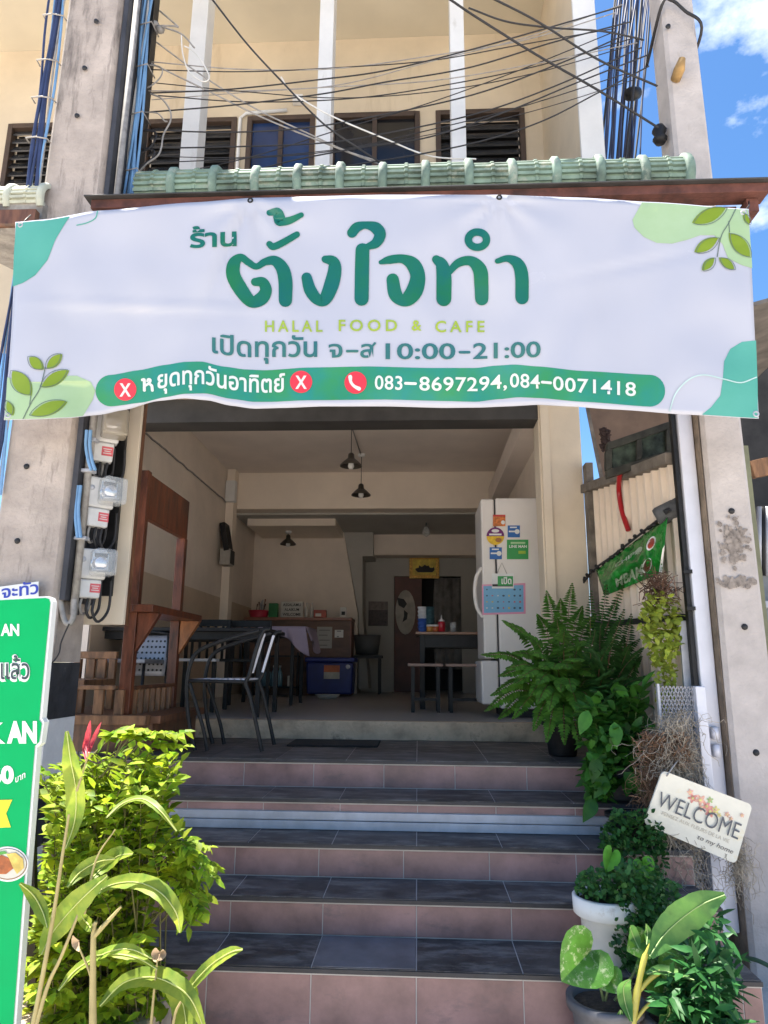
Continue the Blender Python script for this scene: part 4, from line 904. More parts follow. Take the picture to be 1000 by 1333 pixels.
def simple(name, label, cat, mbs, group=None, loc=None):
    lo = loc or mbs[0][0].v[0]; t = thing(name, label, cat, lo, group)
    for mb, nm, mt_, bv in mbs: mb.build(nm, mt_, t, bevel=bv)
    return t
def bottle_mb(c, h, r): return MB().lathe([(0, 0), (r, 0), (r, h*.58), (r*.85, h*.66), (r*.38, h*.78), (r*.36, h*.9), (0, h*.9)], c, 14), MB().lathe([(r*.42, h*.90), (r*.42, h), (0, h)], c, 12)
pale = mat('pale_bottle', (.62, .58, .52), .4, var=.1); capm = mat('bottle_cap', (.65, .62, .6), .4)
for px, lab in ((399, 'slim pale bottle next to the letter board'), (406, 'slim pale bottle next to the red snack box')):
    c = on_ct(px, 9.62); b0, b1 = bottle_mb(c, .21, .026); simple('bottle', lab, 'bottle', [(b0, 'body', pale, 0), (b1, 'cap', capm, 0)], 'pale bottles on the counter', c)
c = on_ct(417, 9.62); m = MB().box(c+Vector((0, 0, .055)), (.17, .10, .108)); m2 = MB(); m2.span((c.x-.06, c.y-.052, c.z+.02), (c.x+.02, c.y-.0505, c.z+.06))
simple('snack_box', 'small red box with a white patch on the counter', 'box', [(m, 'carton', mat('box_red', (.42, .10, .07), .6, var=.2), .004), (m2, 'patch', pale, 0)], None, c)
c = on_ct(447, 9.60); m = MB().box(c+Vector((0, 0, .075)), (.09, .02, .148)); m2 = MB(); m2.span((c.x-.025, c.y-.012, c.z+.04), (c.x+.025, c.y-.0105, c.z+.09))
simple('card_stand', 'small white card stand at the right end of the counter', 'stand', [(m, 'frame', pale, .003), (m2, 'code_panel', M['dark_metal'], 0)], None, c)
c = on_ct(356, 9.62); simple('green_carton', 'green carton beside the red cutlery basket', 'box', [(MB().box(c+Vector((0, 0, .10)), (.12, .10, .198)), 'carton', mat('box_green', (.03, .20, .06), .6, var=.2), .005)], None, c)
c = on_ct(337, 9.64); m = MB().lathe([(.12, 0), (.15, .10), (.145, .10), (.115, .01)], c, 16); t = simple('cutlery_basket', 'red plastic basket of upright cutlery on the counter', 'basket', [(m, 'basket', mat('basket_red', (.45, .02, .05), .4), 0)], None, c)
for k in range(9):
    a_ = rnd.uniform(0, 6.28); r_ = rnd.uniform(.02, .09); q0 = c+Vector((r_*math.cos(a_), r_*math.sin(a_), .02)); q1 = q0+Vector((rnd.uniform(-.04, .04), 0, rnd.uniform(.16, .24)))
    m = MB().tube([q0, q0.lerp(q1, .7), q1], [.005, .005, .012], 6); m.build('cutlery', M['galv'] if k % 2 else M['brown_wood'], t)

ck = thing('cool_box', 'dark blue cool box with an orange and white sticker on the shop floor', 'cool box', (P(428, 900, 9.2).x, 9.4, FZ))
k0, k1 = P(399, 860, 9.2), P(459, 906, 9.2); kz = P(430, 856, 9.2).z
m = MB(); m.box(((k0.x+k1.x)/2, 9.42, (FZ+.03+kz-.06)/2), (k1.x-k0.x-.03, .42, kz-.06-FZ-.03), None, 1.06); m.build('body', mat('cool_blue', (.012, .025, .17), .4, var=.15), ck, bevel=.02)
m = MB(); m.span((k0.x-.02, 9.18, kz-.058), (k1.x+.02, 9.66, kz)); m.build('lid', mat('cool_lid', (.015, .03, .20), .4, var=.1), ck, bevel=.015)
a, b = P(422, 866, 9.18), P(442, 884, 9.18); m = MB(); m.span((a.x, 9.176, (a.z+b.z)/2), (b.x, 9.182, a.z)); m.build('sticker', mat('st_or', (.50, .14, .05), .5, var=.2), ck)
m = MB(); m.span((a.x, 9.176, b.z), (b.x, 9.182, (a.z+b.z)/2-.001)); m.build('sticker', mat('st_gr', (.42, .42, .36), .5, var=.2), ck)
c = P(453, 868, 9.18); m = MB().lathe([(.0, .005), (.028, .005), (.03, 0)], (c.x, 9.185, c.z), 14, axis=(0, -1, 0)); m.build('round_sticker', M['white_metal'], ck)
c = P(426, 911, 8.6); m = MB().lathe([(.0, .012), (.10, .012), (.15, .05), (.155, .05), (.105, 0), (0, 0)], (c.x, 8.6, FZ+.003), 20); tag(m.build('floor_dish', mat('dish', (.50, .50, .46), .4, var=.1)), 'pale shallow dish on the floor in front of the blue cool box', 'dish')
sh = thing('bottle_rack', 'low black rack on the floor left of the blue cool box', 'rack', (P(360, 890, 9.3).x, 9.35, FZ))
r0, r1 = P(328, 890, 9.25).x, P(388, 890, 9.25).x
m = MB(); m.span((r0, 9.24, FZ+.10), (r1, 9.49, FZ+.12)); m.build('shelf', M['dark'], sh); m = MB(); m.span((r0, 9.24, FZ+.5), (r1, 9.49, FZ+.52)); m.build('shelf', M['dark'], sh)
for x in (r0, r1-.025):
    for y in (9.24, 9.465): m = MB(); m.span((x, y, FZ+.001), (x+.025, y+.025, FZ+.56)); m.build('post', M['dark_metal'], sh)
gl = glass_mat('bottle_glass', (.25, .42, .50), .1, .7)
for px in (336, 343, 349, 356, 364):
    c = P(px, 890, 9.36); c.z = FZ+.121; b0, b1 = bottle_mb(c, .27, .036); simple('water_bottle', 'clear bluish water bottle standing on the low black rack', 'bottle', [(b0, 'body', gl, 0), (b1, 'cap', capm, 0)], 'water bottles on the black rack', c)
c = P(378, 890, 9.34); simple('white_carton', 'small white carton at the end of the low black rack', 'box', [(MB().box((c.x, 9.34, FZ+.19), (.07, .07, .135)), 'carton', pale, .004)], None, (c.x, 9.34, FZ+.122))

# ---- table with condiments, benches
tx0, tx1 = P(541, 823, 6.7).x, 1.0
tz2 = P(580, 822.5, 6.7).z
table('high_table', 'dark table with a wooden edged top, holding cups and sauce bottles, left of the fridge', tx0, tx1, 6.7, 7.35, tz2, mat('edge_wood', (.30, .17, .11), .4, var=.2), M['dark_metal'], None, .025, .05, .12)
def bench(x0, x1, y0, y1, z, label):
    t = thing('bench', label, 'bench', ((x0+x1)/2, (y0+y1)/2, FZ), 'low benches by the high table')
    m = MB(); m.span((x0, y0, z-.025), (x1, y1, z)); m.build('seat', mat('bench_wood', (.26, .16, .12), .45, var=.2), t, bevel=.004)
    for x in (x0+.03, x1-.06):
        for y in (y0+.02, y1-.05): m = MB(); m.span((x, y, FZ+.001), (x+.03, y+.03, z-.026)); m.build('leg', M['dark_metal'], t)
    m = MB(); m.span((x0+.06, y0+.02, FZ+.10), (x1-.06, y0+.04, FZ+.125)); m.build('stretcher', M['dark_metal'], t)
bz = P(580, 864, 6.3).z
bench(P(531, 864, 6.3).x, P(577, 864, 6.3).x, 6.25, 6.55, bz, 'short low bench in front of the high table, farther from the fridge')
bench(P(580, 864, 6.3).x, 1.0, 6.25, 6.55, bz, 'longer low bench in front of the high table, partly behind the fridge')
def on_tb(px, d=6.85): v = P(px, 820, d); return Vector((v.x, d, tz2+.001))
cw = mat('cup_white', (.62, .63, .66), .4, var=.1); cbm = mat('cup_blue', (.05, .12, .42), .4)
for px, lab, top in ((550, 'tall stack of white and blue paper cups on the high table', cw), (560, 'stack of dark teal cups next to the white cups', mat('cup_teal', (.05, .11, .13), .35))):
    c = on_tb(px); t = thing('cup_stack', lab, 'cups', c, 'cup stacks on the high table')
    for k in range(6): MB().lathe([(.034, 0), (.045, .05), (.047, .05), (.047, .056), (.04, .056)], c+Vector((0, 0, .038*k)), 14).build('cup', cbm if k < 3 and px == 550 else top, t)
for px, col, lab, h in ((560, (.45, .20, .04), 'orange lidded jar among the condiments on the high table', .07), (567, (.40, .10, .03), 'reddish jar between the orange jar and the sauce bottle', .07)):
    c = on_tb(px, 6.78); simple('condiment_jar', lab, 'jar', [(MB().lathe([(0, 0), (.034, 0), (.036, h*.7), (.03, h*.75), (0, h*.75)], c, 14), 'jar', mat('jar', col, .2), 0), (MB().lathe([(.034, h*.76), (.034, h), (0, h)], c, 14), 'lid', capm, 0)], 'condiment jars on the high table', c)
c = on_tb(575, 6.78); simple('sauce_bottle', 'red squeeze sauce bottle with white nozzle on the high table', 'bottle', [(MB().lathe([(0, 0), (.034, 0), (.036, .085), (.028, .10), (0, .10)], c, 14), 'body', mat('sauce_red', (.42, .015, .03), .3), 0), (MB().lathe([(.03, .101), (.028, .115), (.007, .125), (.004, .165), (0, .165)], c, 12), 'nozzle', capm, 0)], None, c)
c = on_tb(590, 6.9); simple('drinking_glass', 'clear glass at the right of the condiments', 'glass', [(MB().lathe([(0, .004), (.028, .004), (.034, .10), (.031, .10), (.026, .01)], c, 14), 'tumbler', meter_glass, 0)], None, c)

# ---- on the back wall
pf = thing('framed_picture', 'gold framed picture of a dark building on yellow hung above the rear doorway', 'picture', P(553, 752, BW-.02))
a, b = P(533, 724, BW-.03), P(572, 753, BW-.03); gold = mat('gold', (.72, .42, .08), .35, .2, var=.3, scale=30)
for (x0, z0, x1, z1) in ((a.x, a.z-.05, b.x, a.z), (a.x, b.z, b.x, b.z+.05), (a.x, b.z+.051, a.x+.05, a.z-.051), (b.x-.05, b.z+.051, b.x, a.z-.051)):
    m = MB(); m.span((x0, BW-.05, z0), (x1, BW-.003, z1)); m.build('frame', gold, pf, bevel=.006)
m = MB(); m.span((a.x+.05, BW-.02, b.z+.05), (b.x-.05, BW-.012, a.z-.05)); m.build('print', mat('pic_yellow', (.92, .62, .10), .5, var=.3, scale=8), pf)
sk = [(541, 742), (541, 740), (545, 739), (546, 736), (549, 738), (551, 737), (553, 735), (556, 737), (558, 736), (560, 739), (564, 739), (565, 737), (566, 742), (563, 745), (544, 745)]
m = MB(); m.prism([P(x, y, BW-.024) for x, y in sk], (0, .002, 0)); m.build('print_shape', M['dark'], pf)
po = thing('poster', 'dark poster hung low on the rear wall left of the doorway', 'poster', P(493, 814, BW-.01))
a, b = P(480, 783, BW), P(505, 815, BW); mz = (a.z*.65+b.z*.35)
m = MB(); m.span((a.x, BW-.016, mz), (b.x, BW-.004, a.z)); m.build('upper_print', mat('poster_a', (.16, .13, .12), .5, var=.3, scale=14), po); m = MB(); m.span((a.x, BW-.016, b.z), (b.x, BW-.004, mz-.001)); m.build('lower_print', mat('poster_b', (.05, .03, .03), .5, var=.6, scale=25), po)
dv = thing('door_leaf', 'brown door leaf with a pale heart shaped decoration in the rear doorway', 'door', (P(530, 900, BW).x, BW, FZ))
a = P(514, 750, BW+.05); bx_ = P(549, 760, BW+.05).x; m = MB(); m.span((a.x, BW+.04, FZ+.002), (bx_, BW+.075, dt-.005)); m.build('leaf', mat('door_brown', (.13, .045, .03), .5, var=.25, scale=3), dv)
m = MB(); m.prism([P(528+13*math.cos(k*.2618), 797+29*math.sin(k*.2618), BW+.035) for k in range(24)], (0, .004, 0)); m.build('decoration', mat('heart', (.50, .46, .40), .7, var=.2), dv)
for pl2 in ([(517, 778), (526, 780), (530, 786), (526, 792), (519, 788)], [(526, 794), (531, 798), (530, 806), (524, 810), (526, 802)]):
    m = MB(); m.prism([P(x, y, BW+.031) for x, y in pl2], (0, .002, 0)); m.build('dark_patch', M['dark'], dv)
cu = thing('door_curtain', 'grey patterned curtain hanging in the right of the rear doorway', 'curtain', (P(582, 900, BW).x, BW+.06, FZ))
u0, u1 = P(566, 760, BW+.06).x, P(601, 760, BW+.06).x
m = MB(); m.grid(lambda u, v: Vector((u0+(u1-u0)*u+.12*v*(1-u)*(1-v)*-1, BW+.06+.025*math.sin(u*20), FZ+.35+(dt-FZ-.37)*v)), 30, 8); m.build('cloth', mat('curtain', (.23, .22, .21), .9, var=.3, scale=4), cu, fixn=False, solid=.004)
sc = thing('plant_stand', 'dark potted plant on a stool in the shaded corner right of the counter', 'plant', P(480, 900, 10.2))
c = P(478, 850, 10.2); m = MB(); m.lathe([(0, 0), (.16, 0), (.2, .28), (0, .28)], (c.x, 10.2, FZ+.55), 16); m.build('pot', mat('grey_pot', (.10, .10, .10), .6), sc)
m = MB(); m.span((c.x-.22, 10.0, FZ+.5), (c.x+.22, 10.4, FZ+.54)); m.build('stool_top', M['dark'], sc)
for x in (-.2, .17):
    for y in (10.02, 10.35): m = MB(); m.span((c.x+x, y, FZ+.002), (c.x+x+.03, y+.03, FZ+.499)); m.build('stool_leg', M['dark'], sc)

# ---- wall router on the pilaster, pendant lamps
wr_ = thing('wall_speaker', 'black tilted box above a small grey unit on the left pilaster', 'speaker', P(299, 740, 8.4))
q = Matrix.Rotation(R(-12), 3, 'Y'); p = P(297, 700, 8.45); MB().box((WX0+.09, 8.45, p.z), (.07, .22, .36), q).build('black_panel', M['dark_metal'], wr_, bevel=.008)
p = P(301, 726, 8.45); MB().box((WX0+.11, 8.45, p.z), (.13, .2, .2)).build('grey_unit', mat('unit_grey', (.40, .37, .33), .6), wr_, bevel=.01)
MB().box((WX0+.181, 8.45, p.z), (.008, .17, .17)).build('front_grille', M['dark'], wr_)
bulb = mat('bulb', (.75, .74, .70), .2, var=.03)
def pendant(px, py, d, zc, label, r=.115):
    p = P(px, py, d); t = thing('pendant_lamp', label, 'lamp', (p.x, d, p.z), 'dark cone pendant lamps')
    MB().lathe([(r, 0), (r*.98, .012), (r*.62, .055), (r*.30, .085), (r*.26, .13), (r*.12, .145), (0, .145)], (p.x, d, p.z), 24).build('lamp_shade', mat('shade_metal', (.12, .11, .095), .3, .7, var=.2), t, solid=.003)
    MB().lathe([(0, -.035), (.022, -.028), (.034, -.002), (.028, .03), (.014, .05), (0, .05)], (p.x, d, p.z), 14).build('bulb', bulb, t)
    MB().tube([(p.x, d, p.z+.14), (p.x, d, zc-.02)], .004, 6).build('cord', M['cable_black'], t)
    MB().lathe([(.045, 0), (.045, -.022), (.035, -.034), (0, -.034)], (p.x, d, zc-.001), 16).build('ceiling_rose', M['white_trim'], t)
pendant(457, 607, 6.9, CZ, 'cone pendant lamp nearest the entrance, hung highest in view')
pendant(470, 645, 8.0, CZ, 'cone pendant lamp hanging in front of the cream beam')
pendant(375, 709, 9.7, 3.33, 'cone pendant lamp hanging below the stairs behind the beam')
bp_ = thing('bulb_lamp', 'bare glass bulb hanging on a black cord left of the fridge', 'lamp', P(555, 700, 9.6))
p = P(555, 690, 9.6); MB().tube([(p.x, 9.6, p.z+.05), (p.x, 9.6, 3.429)], .012, 6).build('cord', M['cable_black'], bp_); MB().lathe([(0, -.10), (.05, -.07), (.06, -.02), (.03, .03), (.022, .06), (0, .06)], (p.x, 9.6, p.z), 16).build('bulb', meter_glass, bp_)
cd = MB(); cd.tube([(P(457, 549, 6.9).x, 6.9, CZ-.012), (P(470, 595, 8.0).x, 8.0, CZ-.012)], .008, 6); tag(cd.build('ceiling_conduit', M['cable_grey']), 'thin conduit on the ceiling joining the two front pendant lamps', 'conduit')

# ---- fridge
fr = thing('fridge', 'tall off white fridge seen from its side, covered in magnets', 'fridge', (.85, 6.0, FZ))
fa, fb = P(645, 650, 5.75), P(640, 930, 5.75); ftop = P(670, 648, 5.75).z; fx0 = fa.x; fx1 = fx0+.55
fr_m = mat('fridge_white', (.70, .66, .62), .35, var=.03, scale=3, stain=((.52, .47, .42), 3, .66, (1, 1, .5)))
m = MB(); m.span((fx0, 5.75, FZ+.07), (WX1-.02, 6.38, ftop)); m.build('cabinet', fr_m, fr, bevel=.012)
m = MB(); m.span((fx0-.125, 5.76, FZ+.46), (fx0-.012, 6.36, ftop-.005)); m.build('door', fr_m, fr, bevel=.015)
m = MB(); m.span((fx0-.011, 5.775, FZ+.10), (fx0-.001, 6.36, ftop-.01)); m.build('door_seal', M['dark'], fr)
m = MB(); m.span((fx0-.15, 5.76, FZ+.10), (fx0-.012, 6.36, FZ+.445)); m.build('drawer', fr_m, fr, bevel=.015)
hz0, hz1 = P(612, 800, 5.8).z, P(612, 742, 5.8).z; hx = fx0-.125
MB().tube(spline([(hx-.0, 5.80, hz0-.02), (hx-.045, 5.80, hz0+.06), (hx-.06, 5.80, (hz0+hz1)/2), (hx-.045, 5.80, hz1-.06), (hx, 5.80, hz1+.02)], 8), .016, 8).build('handle', fr_m, fr, fixn=False)
m = MB(); m.span((fx0+.02, 5.80, FZ+.002), (WX1-.05, 6.3, FZ+.069)); m.build('plinth', M['dark'], fr)
def FP(px, py, lay=0): return P(px, py, 5.748-.0018*lay)
def magnet(name, label, cat, pieces, group=None):
    xs = [v[0] for v in pieces[0][1][0][0]]; yy = [v[1] for v in pieces[0][1][0][0]]
    t = thing(name, label, cat, FP(sum(xs)/len(xs), max(yy), .5), group)
    for nm, pol, lay, k in pieces: art(nm, pol, lay, k, t, 80, FP)
    return t
rect = lambda x0, y0, x1, y1: poly([(x0, y0), (x1, y0), (x1, y1), (x0, y1)])
mb_ = mat('mag_blue', (.02, .13, .42), .4, var=.15); mw = mat('mag_white', (.72, .72, .70), .4); mg = mat('mag_green', (.03, .30, .07), .4, var=.1)
magnet('fridge_magnet', 'orange and red square magnet at the top of the fridge side', 'magnet', [('plate', [rect(642, 670, 658, 685)], 1, mat('mag_or', (.60, .18, .04), .4, var=.4, scale=40)), ('lettering', [rect(642, 670, 658, 672.5)], 2, mat('mag_rd', (.5, .05, .04), .4)), ('dish_shape', [disc(655, 680, 2.6)], 2, mw)], 'square magnets on the fridge')
arcp = lambda cx, cy, r, a0, a1: poly([(cx+r*math.cos(R(a0+(a1-a0)*k/16)), cy+r*math.sin(R(a0+(a1-a0)*k/16))) for k in range(17)])
magnet('round_magnet', 'round purple and yellow magnet on the fridge side', 'magnet', [('plate', [arcp(645, 698, 11.5, 0, 180)], 1, mat('mag_yel', (.75, .48, .02), .4, var=.2, scale=30)), ('purple_half', [arcp(645, 698, 11.5, 180, 360)], 1, mat('mag_pur', (.14, .01, .13), .4)), ('food_shape', [disc(649, 703, 4, 3)], 2, mat('mag_br', (.35, .14, .04), .5)), ('lettering', [rect(637, 694.6, 653, 696.8)], 2, mw), ('lettering', [disc(645, 691, 5, 2.2)], 2, mw)])
for x, y, lab in ((661, 684, 'square blue magnet beside the round purple one'), (637.5, 712.5, 'square blue magnet below the round purple one')):
    magnet('fridge_magnet', lab, 'magnet', [('plate', [rect(x, y, x+16, y+15.5)], 1, mb_), ('lettering', [rect(x+3, y+1.6, x+12, y+3.4)], 2, mw), ('lettering', [rect(x+1.5, y+6.8, x+10, y+8.8)], 2, mw), ('dish_shape', [disc(x+12.3, y+8, 3.2)], 2.5, mw)], 'square magnets on the fridge')
magnet('fridge_magnet', 'large square green delivery magnet with white lettering', 'magnet', [('plate', [rect(660, 702.5, 688, 728)], 1, mg), ('lettering', [fit_text('LINE MAN', 663, 686, 713, 3.6, .03)], 2, mw), ('lettering', [rect(665, 705.5, 684, 708)], 2, mat('mag_lg', (.35, .55, .3), .4)), ('button', [rect(675, 717, 684.5, 721)], 2, mat('mag_lime', (.30, .45, .04), .4))], 'square magnets on the fridge')
t = magnet('hanging_card', 'small white and green card hung on a string from the fridge side', 'card', [('plate', [rect(640.5, 746.5, 669, 766)], 3, mw), ('green_field', [rect(648, 750, 668, 762.5)], 4, mg), ('foot_strip', [rect(641, 760.5, 668, 763.5)], 3.5, M['dark']), ('lettering', [fit_text('เปิด', 653, 666, 760, 7, .03, capref=.6)], 5, mw)])
MB().tube([FP(647, 747, 3), FP(653.5, 732.5, 3), FP(660, 747, 3)], .003, 5).build('string', M['cable_grey'], t)
t = magnet('alphabet_sheet', 'blue picture sheet with a pink border stuck low on the fridge side', 'poster', [('sheet', [poly([(627.5, 761), (684, 759), (684.5, 799), (628, 800.5)])], 1, mat('sheet_pink', (.70, .30, .42), .5, var=.06)), ('blue_field', [poly([(629.5, 763), (681.5, 761.5), (682, 796.5), (630, 798)])], 1.6, mat('sheet_blue', (.16, .38, .58), .5, var=.06))])
pk = [mat('pic_a', (.05, .08, .12), .6), mat('pic_b', (.55, .45, .12), .6), mat('pic_c', (.45, .15, .18), .6), mat('pic_d', (.6, .6, .58), .6)]
for r_ in range(4):
    for c_ in range(7):
        if r_ == 0 and c_ in (1, 2, 3, 4): continue
        art('small_picture', [disc(634+7.2*c_, 767.5+8*r_, rnd.uniform(1.0, 1.8), rnd.uniform(.8, 1.6), 7)], 2.4, pk[rnd.randrange(4) if r_ else 0], t, 80, FP)

# ================================================================== RIGHT SIDE: FENCE, GATE, NEIGHBOUR
fe = thing('fence_panel', 'cream corrugated metal fence panel with a weather-worn top rail beside the door pillar', 'fence', (1.38, 4.5, 0))
F0, F1 = Vector((1.30, 5.18, 0)), Vector((1.475, 3.87, 0))
zt0, zt1 = P(762, 632, 5.18).z, P(886, 590, 3.87).z
fdir = (F1-F0).normalized(); fno = Vector((fdir.y, -fdir.x, 0)); fno = fno if fno.x < 0 else -fno
prof = [(0, 0), (.38, 0), (.46, 1), (.60, 1), (.68, 0)]
m = MB(); nr = 13; vs = []
for i in range(nr):
    for t, h in prof: vs.append((F0.lerp(F1, (i+t)/nr)+fno*h*.028, (i+t)/nr))
vs.append((F1.copy(), 1.0)); n_ = len(vs)
m.add([Vector((p.x, p.y, .3)) for p, t in vs]+[Vector((p.x, p.y, zt0+(zt1-zt0)*t-.06)) for p, t in vs], [(i, i+1, n_+i+1, n_+i) for i in range(n_-1)])
m.build('sheet', mat('fence_cream', (.78, .66, .54), .5, var=.06, scale=4, bump=.03, stain=((.55, .43, .33), 5, .64, (2, 2, .3))), fe, fixn=False, solid=.003)
grey_wood = mat('grey_wood', (.17, .145, .12), .85, var=.3, scale=8, bump=.3)
m = MB(); m.bar(Vector((F0.x, F0.y, zt0-.03))+fno*.03, Vector((F1.x, F1.y, zt1-.03))+fno*.03, .07, .065); m.build('top_rail', grey_wood, fe, bevel=.004)
m = MB(); m.span((1.2672, 5.10, .3), (1.322, 5.20, zt0+.16)); m.build('side_post', grey_wood, fe, bevel=.003)
m = MB(); m.bar(Vector((F0.x, F0.y, 1.75))+fno*.035, Vector((F1.x, F1.y, 1.72))+fno*.035, .03, .035); m.build('cross_bar', M['dark_metal'], fe)
def FN(px, py, lift=.05):
    """point on the street side of the fence seen at a photo pixel"""
    v = P(px, py, 1.0)-Vector((0, 0, CAMZ)); o = F0+fno*lift
    t = ((o-Vector((0, 0, CAMZ))).dot(fno))/v.dot(fno); return v*t+Vector((0, 0, CAMZ))
wf = thing('window_frame', 'old dark wooden window frame stored on top of the corrugated fence', 'frame', (1.42, 4.4, zt1))
def slab(name, pts, d, th, k, parent): m = MB(); m.prism([P(x, y, d) for x, y in pts], (0, th, 0)); return m.build(name, k, parent, bevel=.003)
dkw = mat('dark_frame', (.045, .045, .035), .75, var=.4, scale=9)
slab('bottom_rail', [(790, 612), (884, 582), (884, 592), (791, 622)], 4.30, .05, dkw, wf)
slab('top_rail', [(791, 576), (884, 544), (884, 553), (791, 586)], 4.30, .05, dkw, wf)
for x0, x1 in ((789, 797), (829, 836), (868, 874), (881, 886)):
    y = lambda x, a, b: a+(b-a)*(x-790)/94
    slab('stile', [(x0, y(x0, 586, 553)+.5), (x1, y(x1, 586, 553)+.5), (x1, y(x1, 612, 582)-.5), (x0, y(x0, 612, 582)-.5)], 4.302, .046, dkw, wf)
slab('pane', [(797, 583), (882, 553), (882, 584), (797, 611)], 4.325, .006, mat('dirty_pane', (.05, .07, .05), .4, var=.6, scale=12, stain=((.16, .17, .14), 14, .62, (1, 1, 1))), wf)
ne = thing('neighbour_eave', 'brown boarded eave of the next house rising behind the corrugated fence', 'eave', P(830, 600, 6))
m = MB(); m.prism([P(767, 530, 6.2), P(960, 500, 6.2), P(960, 640, 6.2), P(793, 655, 6.2)], (.05, .04, 0)); m.build('boards', mat('eave_board', (.17, .11, .075), .8, var=.15, scale=5), ne)
m = MB(); m.prism([P(763, 530, 6.19), P(767, 530, 6.19), P(793, 655, 6.19), P(788, 655, 6.19)], (0, .02, 0)); m.build('edge_strip', grey_wood, ne)
m = MB()
for _ in range(70): 
    p = P(788+rnd.uniform(-5, 5), 572+rnd.uniform(-14, 14), 4.9); m.box(p, (.03, .01, .03), Matrix.Rotation(rnd.uniform(0, 3), 3, (rnd.random(), rnd.random(), 1)))
tag(m.build('dried_wreath', mat('dry_dark', (.06, .035, .03), .9, var=.4), fixn=False), 'small clump of dried dark leaves hooked on the stored window frame', 'dried leaves')
tag(MB().tube(spline([tuple(FN(811, 608, .09)), tuple(FN(807, 618, .085)), tuple(FN(806, 640, .04)), tuple(FN(810, 665, .035)), tuple(FN(818, 690, .035))], 8), [.017]*33, 10).build('red_hose', mat('red_rubber', (.42, .015, .02), .35, var=.1), fixn=False), 'short red hose hanging over the top of the corrugated fence', 'hose')
# cord of small lights along the fence and the green sheet
sl = thing('light_string', 'black cord of tiny lights strung diagonally across the corrugated fence', 'light string', FN(800, 750))
cpts = [FN(748, 778, .06), FN(770, 745, .07), FN(800, 722, .07), FN(835, 694, .07), FN(873, 664, .07)]
cc = spline([tuple(p) for p in cpts], 14); MB().tube(cc, .008, 6).build('cord', M['cable_black'], sl, fixn=False)
for k in range(3, len(cc)-2, 3):
    c = Vector(cc[k]); m = MB(); m.lathe([(0, -.02), (.011, -.016), (.014, 0), (.01, .02), (0, .022)], c+Vector((rnd.uniform(-.01, .01), -.012, rnd.uniform(-.01, .016))), 8, axis=(rnd.uniform(-1, 1), rnd.uniform(-1, 0), rnd.uniform(-1, 1))); m.build('light', M['dark_metal'], sl)
gp = thing('green_wrapper', 'crumpled green printed plastic sheet tied diagonally on the corrugated fence', 'plastic sheet', FN(825, 740))
GQ = [(776, 742), (869, 673), (862, 746), (787, 776)]
def GP(px, py, lay=0):
    # sheet coordinates 0..100
    u, v = px/100, py/100
    x = (GQ[0][0]*(1-u)+GQ[1][0]*u)*(1-v)+(GQ[3][0]*(1-u)+GQ[2][0]*u)*v; y = (GQ[0][1]*(1-u)+GQ[1][1]*u)*(1-v)+(GQ[3][1]*(1-u)+GQ[2][1]*u)*v
    lift = .07+.05*math.sin(v*3.1)+.045*noise.noise((u*5, v*3, 1))+.022*noise.noise((u*12, v*7, 4))+.03*math.sin(u*9)*v
    return FN(x, y, lift+lay*.0025)
m = MB(); m.grid(lambda u, v: GP(u*100, v*100), 40, 20); m.build('sheet', mat('wrap_green', (.02, .26, .035), .25, var=.25, scale=7, trans=.2), gp, fixn=False, solid=.001)
art('pale_edge', [poly([(97, 55), (100, 50), (100, 100), (94, 100)])], 1, g_white, gp, 12, GP)
w_pale = mat('wrap_pale', (.40, .50, .38), .4, var=.2)
art('lettering', [fit_text('MBAM', 22, 66, 88, 26, .03)], 1, w_pale, gp, 8, GP)
art('lettering', [fit_text('CHIPS', 24, 60, 32, 9, .03)], 1, w_pale, gp, 8, GP)
art('logo_oval', [disc(78, 30, 7, 13)], 1, g_white, gp, 10, GP); art('logo_oval', [disc(78, 30, 5, 10)], 2, mat('wrap_red', (.40, .05, .03), .4), gp, 10, GP)
art('logo_oval', [disc(73, 72, 8, 15)], 1, g_white, gp, 10, GP); art('logo_oval', [disc(73, 72, 6, 12)], 2, mat('wrap_brown', (.18, .06, .03), .4, var=.4), gp, 10, GP)
art('logo_oval', [disc(60, 28, 5, 7)], 1, w_pale, gp, 10, GP)
m = MB(); c = P(876, 664, 3.93); m.lathe([(0, -.10), (.05, -.10), (.058, -.08), (.058, .08), (.05, .10), (.02, .10), (0, .09)], c, 16, axis=(.75, -.3, .35)); tag(m.build('cloth_roll', mat('roll_grey', (.10, .10, .10), .8, var=.3)), 'small dark grey roll tucked at the upper right end of the light string', 'roll')

gt = thing('gate_post', 'tall white steel gate post in front of the slim concrete pole', 'post', (1.51, 3.8, zs[1]))
m = MB(); m.span((1.468, 3.78, .2), (1.548, 3.84, 3.3)); m.build('tube', M['white_metal'], gt, bevel=.006)
m = MB(); m.span((1.440, 3.80, .25), (1.462, 3.84, 3.0)); m.build('guide_rail', M['dark_metal'], gt)
for py in (955, 978): c = P(931, py, 3.73); m = MB(); m.lathe([(0, -.03), (.02, -.03), (.02, .03), (0, .03)], (1.505, 3.755, c.z), 14); m.build('hinge', M['white_metal'], gt)
for py in (744, 792): c = P(893, py, 3.78); m = MB(); m.box((1.45, 3.79, c.z), (.045, .03, .02)); m.build('bracket', M['dark_metal'], gt)
mg_ = thing('mesh_gate', 'folded grey expanded mesh gate leaf with a white stile below the post', 'gate', (1.40, 3.72, .4))
gz0, gz1 = .03, P(880, 893, 3.70).z; gx0, gx1 = P(858, 893, 3.70).x, P(901, 893, 3.70).x
m = MB(); nx, nz = 9, 66; dx, dz = (gx1-gx0)/nx, (gz1-gz0)/nz
